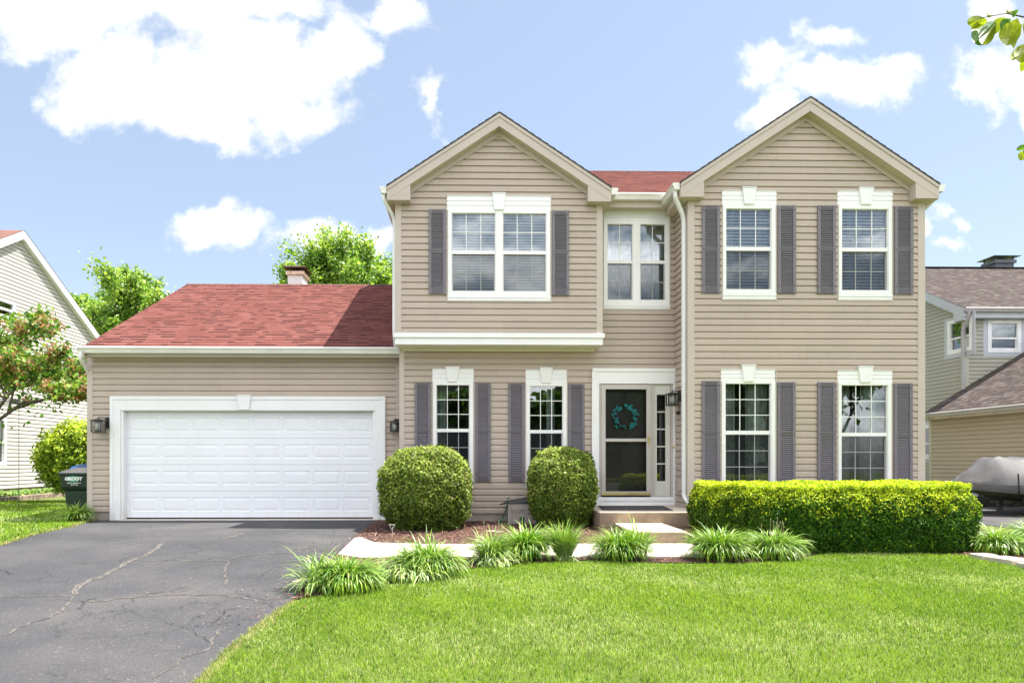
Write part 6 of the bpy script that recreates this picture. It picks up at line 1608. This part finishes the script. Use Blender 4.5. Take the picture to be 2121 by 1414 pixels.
# ------------------------------------------------------------------ covered boat on its trailer
M['tarp'] = mat('grey boat cover', (.075, .073, .077), .65, var=.28, vscale=2.5, bump=.25, bscale=7)
M['tarp_d'] = mat('darker skirt of the cover', (.11, .107, .11), .75, var=.15, vscale=3, bump=.25, bscale=9)
M['hull'] = mat('pale green hull', (.40, .42, .34), .35, var=.08, vscale=2)
M['hull_d'] = mat('olive hull bottom', (.13, .14, .07), .5, var=.15, vscale=3)
def boat():
    Yc = 14.1; bx = WX(1978, Yc); r = thing('covered_boat', (12.6, Yc, 0), 'motorboat under a tight grey cover on a trailer beside the khaki garage wall', 'boat')
    Lb = 4.2; N = 26; K = 22
    def half(t): return .98 * (1 - (1 - min(1, t / .55)) ** 2.0) ** .65 if t < .55 else .98
    def gun(t): return 0.64 - .08 * min(1, t / .6)                     # gunwale height
    def keel(t): return .54 - .30 * (1 - (1 - min(1, t / .5)) ** 2.0)
    def top(t):
        return gun(t) + .03 + (.56 * min(1, (t / .17)) ** .9 if t < .17 else .54 + .03 * math.sin((t - .17) * 3))
    # cover
    V = []; 
    for i in range(N + 1):
        t = (i / N) ** 1.3; x = bx + t * Lb; hw = max(.02, half(t)) + .03
        for k in range(K + 1):
            s = -1 + 2 * k / K; sag = .055 * math.sin(t * 40 + abs(s) * 2.5) * abs(s) * (1 - abs(s)) * 3 + .02 * math.sin(t * 23 + s * 5)
            ridge = top(t) if abs(s) < .34 else gun(t) + (top(t) - gun(t)) * (1 - (abs(s) - .34) / .66) ** .72
            V.append((x, Yc + s * hw + sag * .5 * (s < 0), ridge + sag * .8 if abs(s) < .999 else gun(t)))
    Fq = [(i * (K + 1) + k, (i + 1) * (K + 1) + k, (i + 1) * (K + 1) + k + 1, i * (K + 1) + k + 1) for i in range(N) for k in range(K)]
    b = MB(); b.v = V; b.f = Fq; b.m = [0] * len(Fq); c = b.build('boat_cover', M['tarp'], r, smooth=True)
    b = MB()
    for i in range(N + 1):
        t = (i / N) ** 1.3; x = bx + t * Lb; hw = max(.02, half(t)) + .035; dr = .07 + .07 * math.sin(t * 5 + .6) ** 2
        b.v += [(x - .005, Yc - hw, gun(t) + .02), (x, Yc - hw - .015, gun(t) - dr * .5), (x, Yc - hw * .97, gun(t) - dr), (x - .005, Yc + hw, gun(t) + .02), (x, Yc + hw + .015, gun(t) - dr * .5), (x, Yc + hw * .97, gun(t) - dr)]
    for i in range(N):
        for o_ in (0, 1, 3, 4): b.f.append((i * 6 + o_, (i + 1) * 6 + o_, (i + 1) * 6 + o_ + 1, i * 6 + o_ + 1)); b.m.append(0)
    b.build('cover_skirt', M['tarp_d'], c, smooth=True)
    # hull
    b = MB(); K2 = 8
    for i in range(N + 1):
        t = (i / N) ** 1.3; x = bx + .04 + t * Lb; hw = max(.01, half(t)); g, kl = gun(t) - .03, keel(t)
        for k in range(K2 + 1):
            s = -1 + 2 * k / K2; a = abs(s); z = kl + (g - kl) * (a ** 1.1 if a < .76 else .74 + (a - .76) / .24 * .26); b.v.append((x, Yc + math.copysign(hw * min(1, a ** .8 * 1.06), s) if a else Yc, z))
    for i in range(N):
        for k in range(K2): b.f.append((i * (K2 + 1) + k, i * (K2 + 1) + k + 1, (i + 1) * (K2 + 1) + k + 1, (i + 1) * (K2 + 1) + k)); b.m.append(0 if k in (0, 1, K2 - 2, K2 - 1) else 1)
    b.f.append(tuple(N * (K2 + 1) + k for k in range(K2 + 1))); b.m.append(0)
    b.build('hull', [M['hull'], M['hull_d']], r, smooth=True)
    b = MB(); 
    for t0 in (.18, .48): 
        i = t0; x = bx + t0 * Lb; b.tube([(x, Yc - half(t0) - .05, gun(t0) + .25), (x + .02, Yc - half(t0) - .055, gun(t0) - .1), (x + .12, Yc - half(t0) * .8, gun(t0) - .3), (x + .25, Yc - half(t0) * .3, gun(t0) - .42)], .014)
    b.build('strap', M['black'], c)
    # trailer
    q = MB(); 
    for sy in (-.55, .55): q.box(bx + 1.0, bx + Lb, Yc + sy - .04, Yc + sy + .04, .30, .38)
    q.box(bx - .5, bx + 1.2, Yc - .04, Yc + .04, .30, .375); q.box(bx + 1.2, bx + 1.28, Yc - .6, Yc + .6, .22, .299); q.box(bx + 2.9, bx + 2.98, Yc - .95, Yc + .95, .22, .299)
    q.box(bx + .9, bx + .98, Yc - .04, Yc + .04, -.02, .299)
    tr_ = q.build('trailer_frame', mat('dark trailer steel', (.03, .03, .032), .5), r)
    for sy in (-.9, .9):
        wl_ = MB(); wl_.cone((bx + 2.94, Yc + sy - .09, .26), (bx + 2.94, Yc + sy + .09, .26), .28, .28, seg=26); w_ = wl_.build('wheel', M['rubber'], tr_, bevel=.02)
        rm = MB(); rm.cone((bx + 2.94, Yc + sy - .10, .26), (bx + 2.94, Yc + sy + .10, .26), .15, .15, seg=20); rm.build('rim', M['steel'], w_)
boat()
sheet('neighbour_driveway', [(9.0, 9.3), (13.1, 9.3), (13.1, 19.4), (9.0, 19.4)], .01, M['asphalt'])
# second covered thing further back
def tarp_heap():
    Yc = 17.0; x0, x1 = WX(1908, Yc), WX(1996, Yc); r = thing('tarped_trailer', ((x0 + x1) / 2, Yc, 0), 'low trailer under a pale grey tarpaulin, seen between the hedge and the boat', 'trailer')
    b = MB(); N, K = 22, 10; w = x1 - x0 + 1.2
    for i in range(N + 1):
        for k in range(K + 1):
            u_, v_ = i / N, k / K; e = min(1, u_ / .12, (1 - u_) / .12, v_ / .15, (1 - v_) / .15) ; z = .25 + (.30 + .10 * math.exp(-((u_ - .55) / .15) ** 2) + .03 * math.sin(u_ * 17 + v_ * 4)) * max(0, e) ** .5
            b.v.append((x0 + u_ * w, Yc - .7 + v_ * 1.4, z + .02 * math.sin(v_ * 20 + u_ * 9)))
    b.f = [(i * (K + 1) + k, (i + 1) * (K + 1) + k, (i + 1) * (K + 1) + k + 1, i * (K + 1) + k + 1) for i in range(N) for k in range(K)]; b.m = [0] * len(b.f)
    b.build('tarpaulin', mat('pale tarpaulin', (.36, .355, .38), .6, var=.12, vscale=4, bump=.4, bscale=8), r, smooth=True)
    q = MB(); q.box(x0 + .1, x0 + w - .1, Yc - .6, Yc + .6, .14, .249); q.build('trailer_bed', M['black'], r)
    for sy in (-.7, .7):
        q = MB(); q.cone((x0 + w * .5, Yc + sy - .08, .2), (x0 + w * .5, Yc + sy + .08, .2), .22, .22, seg=22); q.build('wheel', M['rubber'], r, bevel=.02)
tarp_heap()

# ------------------------------------------------------------------ trees
def tree(name, base, height, spread, nleaf, size, cols, label, seed, crown0=.35, cat='tree', group=None, depth=5, tip=None, upright=.6, rootr=.16, leafm='tree', shoots=True, flowers=None, droop=0.0, pull=None, wide=1.0, leafpow=2.5, scat=.17, tiplev=2):
    rnd = random.Random(seed); r = thing(name, base, label, cat, group)
    segs = []; tips = []
    def grow(p, d, ln, rad, lev):
        q = p + d * ln; segs.append((p.copy(), q.copy(), rad, rad * .72))
        if lev >= tiplev: tips.append((p.copy(), q.copy(), lev))
        if lev == depth: return
        nb = 2 if lev < 1 else rnd.choice((2, 3, 3))
        for _ in range(nb + (1 if lev == 0 else 0) + (1 if lev == 1 else 0)):
            a = rnd.uniform(0, 6.283); o_ = Vector((math.cos(a), math.sin(a), 0)); 
            nd = (d * rnd.uniform(.55, 1.0) + o_ * rnd.uniform(.35, .85) * spread + Vector((0, 0, upright * rnd.uniform(.2, 1) - droop * lev * .2)))
            if pull: nd += Vector(pull) * .25
            nd.normalize(); st_ = p.lerp(q, rnd.uniform(.6, 1.0)) if lev else q
            grow(st_, nd, ln * rnd.uniform(.62, .86), rad * .62, lev + 1)
    ln0 = height * crown0; grow(Vector(base), Vector((0, 0, 1)), ln0, rootr, 0)
    zm_ = sorted(q.z for _, q, _, _ in segs)[-4] - base[2]; s_ = height / zm_; B0 = Vector(base)
    sw_ = s_ * wide
    S = lambda p: Vector((B0.x + (p.x - B0.x) * sw_, B0.y + (p.y - B0.y) * sw_, B0.z + (p.z - B0.z) * s_))
    segs = [(S(p), S(q), r0, r1) for p, q, r0, r1 in segs]; tips = [(S(p), S(q), l) for p, q, l in tips]
    b = MB()
    for (p, q, r0, r1) in segs:
        if r0 > .006: b.cone(p, q, r0, r1, seg=6 if r0 < .05 else 10, cap=False)
    b.build('trunk', M['bark'], r, smooth=True)
    T0 = np.array([list(a) + list(c_) for a, c_, _ in tips]); lv = np.array([l for _, _, l in tips], float)
    w = lv ** leafpow; w /= w.sum(); idx = RNG.choice(len(T0), nleaf, p=w); f = RNG.uniform(.1, 1.15, nleaf)[:, None]
    A, B = T0[idx, :3], T0[idx, 3:]; blen = np.linalg.norm(B - A, axis=1)[:, None]
    P = A + (B - A) * f + RNG.normal(0, 1, (nleaf, 3)) * np.clip(blen * scat, .02, .5)
    N = rand_unit(nleaf) + np.array([0, 0, .7]); col = pick(cols, nleaf)
    if tip is not None:
        hz_ = (P[:, 2] - P[:, 2].min()) / np.ptp(P[:, 2]); k = RNG.random(nleaf) < np.clip(.15 + .3 * nz(P, 1.3, seed) + .35 * hz_ * (f[:, 0] > .6), 0, .9); col[k] = pick(tip, k.sum())
    V, Fc, Cc = leaf_cards(P, N, RNG.uniform(.65, 1.3, nleaf) * size, col, elong=1.5)
    np_mesh('crown', V, Fc, L[leafm], r, Cc)
    if flowers:
        nf, fs, fc = flowers; idx = RNG.choice(len(T0), nf // 14); cl = T0[idx, 3:] + RNG.normal(0, .06, (len(idx), 3)); Pf = np.repeat(cl, 14, axis=0) + RNG.normal(0, .055, (len(idx) * 14, 3))
        V, Fc, Cc = leaf_cards(Pf, rand_unit(len(Pf)), RNG.uniform(.6, 1.2, len(Pf)) * fs, pick(fc, len(Pf))); np_mesh('blossom', V, Fc, L['leaf'], r, Cc)
    return r
MAPLE = [(.13, .25, .045), (.19, .34, .06), (.25, .41, .08)]; MTIP = [(.42, .54, .11), (.48, .58, .13), (.36, .50, .09)]
tree('maple_tree', (WX(300, 36), 36, 0), 10.6, .75, 60000, .12, MAPLE, 'green maple rising between the white neighbour house and the garage roof', 5, crown0=.24, tip=MTIP, group='trees behind the houses', upright=.95, rootr=.25, wide=1.45)
tree('maple_tree', (WX(728, 38), 38, 0), 11.8, .8, 60000, .12, MAPLE, 'left one of the three green trees behind the white chimney', 11, crown0=.25, tip=MTIP, group='trees behind the houses', upright=.9, rootr=.28, wide=1.4)
tree('maple_tree', (WX(792, 37), 37, 0), 12.1, .8, 60000, .12, MAPLE, 'middle one of the green trees behind the garage ridge', 17, crown0=.25, tip=MTIP, group='trees behind the houses', upright=.9, rootr=.28, wide=1.4)
tree('maple_tree', (WX(868, 39), 39, 0), 12.4, .8, 50000, .12, MAPLE, 'green tree behind the garage ridge, half hidden by the upper bay', 23, crown0=.25, tip=MTIP, group='trees behind the houses', upright=.9, rootr=.28, wide=1.4)
tree('flowering_tree', (-11.25, 15.9, 0), 4.6, 1.15, 17000, .08, [(.08, .18, .035), (.12, .25, .045), (.18, .32, .06)], 'small tree with coppery seed clusters before the white neighbour house', 31, crown0=.13, tip=[(.28, .42, .07)], upright=-.02, rootr=.07, depth=6, leafpow=.2, scat=.26, tiplev=1, leafm='leaf', wide=1.2, flowers=(17000, .05, [(.46, .23, .12), (.52, .29, .16), (.34, .16, .09), (.56, .38, .26)]))

# young street tree whose branch hangs into the top right corner
def branch_tree():
    r = thing('street_tree', (4.15, 3.0, zg(3.0)), 'branch of a young broad-leaved tree hanging into the top right corner', 'tree')
    b = MB(); tp = Vector((4.15, 3.0, zg(3.0)))
    P = [tp, Vector((4.12, 3.0, 1.2)), Vector((4.05, 3.05, 2.4)), Vector((4.1, 3.1, 3.6)), Vector((4.0, 3.1, 4.6))]
    for a, c_, r0, r1 in zip(P[:-1], P[1:], (.07, .055, .045, .03), (.055, .045, .03, .012)): b.cone(a, c_, r0, r1, seg=12)
    leaves = []
    def at(px, py, Y): return Vector((WX(px, Y), Y, WZ(py, px, Y)))
    Yl = 3.9
    twig = [P[2] + Vector((0, 0, .3)), at(2330, 10, 3.5), at(2215, -10, Yl), at(2140, 40, Yl), at(2085, 28, Yl), at(2030, 38, Yl)]
    for a, c_, rr_ in zip(twig[:-1], twig[1:], (.02, .012, .008, .005, .0025)): b.cone(a, c_, rr_, rr_ * .7, seg=6)
    tw2 = [P[2] + Vector((0, 0, -.1)), at(2300, 330, 3.6), at(2180, 318, Yl), at(2120, 312, Yl)]
    for a, c_, rr_ in zip(tw2[:-1], tw2[1:], (.014, .008, .004)): b.cone(a, c_, rr_, rr_ * .7, seg=6)
    b.build('trunk', M['bark'], r, smooth=True)
    spec = [((2040, 38), (2003, 46), .5), ((2046, 42), (2010, 60), .5), ((2062, 44), (2018, 90), .75), ((2064, 48), (2034, 92), .6), ((2082, 36), (2056, 72), .85), ((2058, 30), (2046, 26), .4), ((2095, 40), (2072, 60), .6), ((2108, 38), (2085, 95), .95), ((2118, 50), (2100, 101), .8), ((2100, 22), (2085, 18), .4),
            ((2110, 20), (2098, 36), .4), ((2135, 90), (2110, 128), .8), ((2140, 110), (2115, 150), .8), ((2112, 95), (2096, 125), .3), ((2130, 304), (2105, 310), .4), ((2130, 312), (2112, 332), .8), ((2150, 30), (2125, 80), .9), ((2160, 60), (2140, 110), .9), ((2180, 20), (2160, 70), .9), ((2190, 90), (2165, 140), .9), ((2145, 300), (2140, 345), .9)]
    lfs = [MB(), MB()]
    for i, (p0, p1, wd) in enumerate(spec):
        lf = lfs[p0[1] > 250]
        a = at(*p0, Yl + random.uniform(-.06, .06)); c_ = at(*p1, Yl + random.uniform(-.05, .05)); d = c_ - a; Ln = d.length; d.normalize(); s = Vector((d.z, .5 * random.uniform(-1, 1), -d.x)).normalized(); nn = d.cross(s)
        K = 7; mid = [a + d * Ln * k / K + nn * .012 * math.sin(k / K * 3.1) for k in range(K + 1)]; wdt = Ln * .30 * wd + .008
        for k in range(K):
            w0 = wdt * math.sin(math.pi * (k / K) ** .75) ** .8 if k else 0; w1 = wdt * math.sin(math.pi * ((k + 1) / K) ** .75) ** .8 if k < K - 1 else 0
            for sg in (1, -1):
                lf.q([mid[k], mid[k + 1], mid[k + 1] + s * w1 * sg + nn * w1 * .45, mid[k] + s * w0 * sg + nn * w0 * .45], 1 if i % 4 == 2 else 0)
    def lm(name, c):
        m = leaf_mat(name, .5, .4, .10, (1.1, 1.2, .35)); t = NT(m.node_tree); 
        a = [n_ for n_ in m.node_tree.nodes if n_.bl_idname == 'ShaderNodeVertexColor'][0]
        tcn = t.n('ShaderNodeTexCoord'); col = t.ramp(t.noise(tcn.outputs['Object'], 22, 3), [(.35, tuple(x * .7 for x in c)), (.65, c)])
        for l_ in list(a.outputs[0].links): t.link(col, l_.to_socket)
        return m
    lms = [lm('lime leaf', (.42, .48, .05)), lm('green leaf', (.12, .26, .04))]
    for lf in lfs: lf.build('leaf_spray', lms, r, smooth=True)
    # the rest of its crown stands outside the photo
    n = 5000; cc_ = np.array([5.2, 2.7, 5.0]); U = rand_unit(n) * (RNG.random(n) ** .4)[:, None] * np.array([1.3, 1.1, 1.3]); Pp = cc_ + U
    V, Fc, Cc = leaf_cards(Pp, rand_unit(n) + np.array([0, 0, .6]), RNG.uniform(.06, .10, n), pick([(.3, .4, .05), (.14, .28, .04)], n)); np_mesh('crown', V, Fc, L['leaf'], r, Cc)
branch_tree()

# ------------------------------------------------------------------ what the windows reflect: the far side of the street
sheet('road', [(-80, -12), (80, -12), (80, -20), (-80, -20)], .012, M['asphalt'])
for i, (x, y, h, s) in enumerate(((-11, -25, 8.5, 3), (-3.5, -27, 6.5, 8), (2.5, -24, 6.5, 13), (8, -27, 6.5, 19), (13, -25, 8.5, 29), (17.5, -27, 8.5, 37), (22, -25, 9, 41), (27, -26, 9, 43))):
    tree('street_tree', (x, y, zg(y)), h, .95, 9000, .36, [(.08, .16, .03), (.11, .21, .04), (.15, .27, .05)], 'tree across the street, seen only as a reflection in the window glass', s, crown0=.16, wide=1.25, group='trees across the street', depth=4, rootr=.2)
oh = thing('opposite_house', (5, -34, zg(-34)), 'grey-brown house across the street, seen only as a reflection in the window glass', 'house')
b = MB(); b.box(-6, 14, -40, -33.5, -.6, 5.4); b.prism([(-6.5, 5.401), (4.4, 5.401), (-1, 9.0)], -40.3, -33.2); b.prism([(4.5, 5.401), (14.5, 5.401), (9.5, 8.8)], -40.3, -33.2); b.build('wall', mat('brown grey siding', (.11, .10, .095), .7), oh)
b = MB()
for xx in (-4.6, -1.4, .6, 3.4, 7.0, 9.4, 12):
    for zz in (.9, 3.3): b.box(xx, xx + 1.0, -33.499, -33.45, zz, zz + 1.3)
b.build('window', M['dark'], oh)
oh2 = thing('opposite_house', (23, -36, zg(-36)), 'second grey-brown house across the street, seen only as a reflection in the right windows', 'house')
b = MB(); b.box(15.5, 31, -42, -35.5, -.6, 5.6); b.prism([(15, 5.601), (31.5, 5.601), (23, 9.2)], -42.3, -35.2); b.build('wall', mat('warm grey siding', (.13, .125, .11), .7), oh2)
b = MB()
for xx in (17, 20, 24.5, 28):
    for zz in (.9, 3.5): b.box(xx, xx + 1.1, -35.499, -35.45, zz, zz + 1.3)
b.build('window', M['white'], oh2)
# ------------------------------------------------------------------ separate pieces become parts of their own
def split_pieces(o, gap):
    me = o.data; nv = len(me.vertices); par = list(range(nv))
    def find(i):
        while par[i] != i: par[i] = par[par[i]]; i = par[i]
        return i
    polys = [tuple(p.vertices) for p in me.polygons]
    for p in polys:
        a = find(p[0])
        for v_ in p[1:]: par[find(v_)] = a
    comp = {}
    for i, p in enumerate(polys): comp.setdefault(find(p[0]), []).append(i)
    co = np.empty(nv * 3, np.float32); me.vertices.foreach_get('co', co); co = co.reshape(-1, 3)
    keys = list(comp)
    if len(keys) < 2 or len(keys) > 400: return
    bb = []
    for k in keys:
        ids = sorted({v_ for i in comp[k] for v_ in polys[i]}); bb.append((co[ids].min(0), co[ids].max(0)))
    gp = list(range(len(keys)))
    def fg(i):
        while gp[i] != i: gp[i] = gp[gp[i]]; i = gp[i]
        return i
    for i in range(len(keys)):
        for j in range(i + 1, len(keys)):
            if np.all(bb[i][0] - gap <= bb[j][1]) and np.all(bb[j][0] - gap <= bb[i][1]): gp[fg(j)] = fg(i)
    groups = {}
    for i in range(len(keys)): groups.setdefault(fg(i), []).extend(comp[keys[i]])
    if len(groups) < 2: return
    mats_ = list(me.materials); mi = [p.material_index for p in me.polygons]; sm = me.polygons[0].use_smooth
    name = o.name.split('.')[0]; kids = list(o.children); made = []
    for fs in groups.values():
        ids = sorted({v_ for i in fs for v_ in polys[i]}); ix = {v_: n_ for n_, v_ in enumerate(ids)}
        m2 = bpy.data.meshes.new(name); m2.from_pydata([tuple(co[v_]) for v_ in ids], [], [tuple(ix[v_] for v_ in polys[i]) for i in fs])
        for m_ in mats_: m2.materials.append(m_)
        m2.polygons.foreach_set('material_index', [mi[i] for i in fs])
        if sm: m2.shade_smooth()
        made.append(m2)
    o.data = made[0]
    for m2 in made[1:]:
        c = o.copy(); c.data = m2; C.objects.link(c); c.parent = o.parent
GAPS = {'corner_trim': .03, 'foundation': .03, 'side_fascia': .05, 'soffit': .05, 'rail': .012, 'screw': .01, 'louvre': .06, 'insect_screen': .01, 'blind': .07, 'curtain': .05, 'wheel': .05, 'rim': .05,
        'strap': .05, 'fascia': .04, 'rear_wall': .1, 'interior_wall': .05, 'frieze': .01, 'barge_board': .01, 'shingle_edge': .05, 'handle': .05, 'flower_stalk': .008, 'front_wall': .3, 'hose': .05, 'trim_channel': .01, 'window': .02}
for o in list(C.objects):
    n_ = o.name.split('.')[0]
    if o.type == 'MESH' and o.parent and n_ in GAPS and not (n_ == 'window' and not 'across the street' in (o.parent.get('label') or '')): split_pieces(o, GAPS[n_])
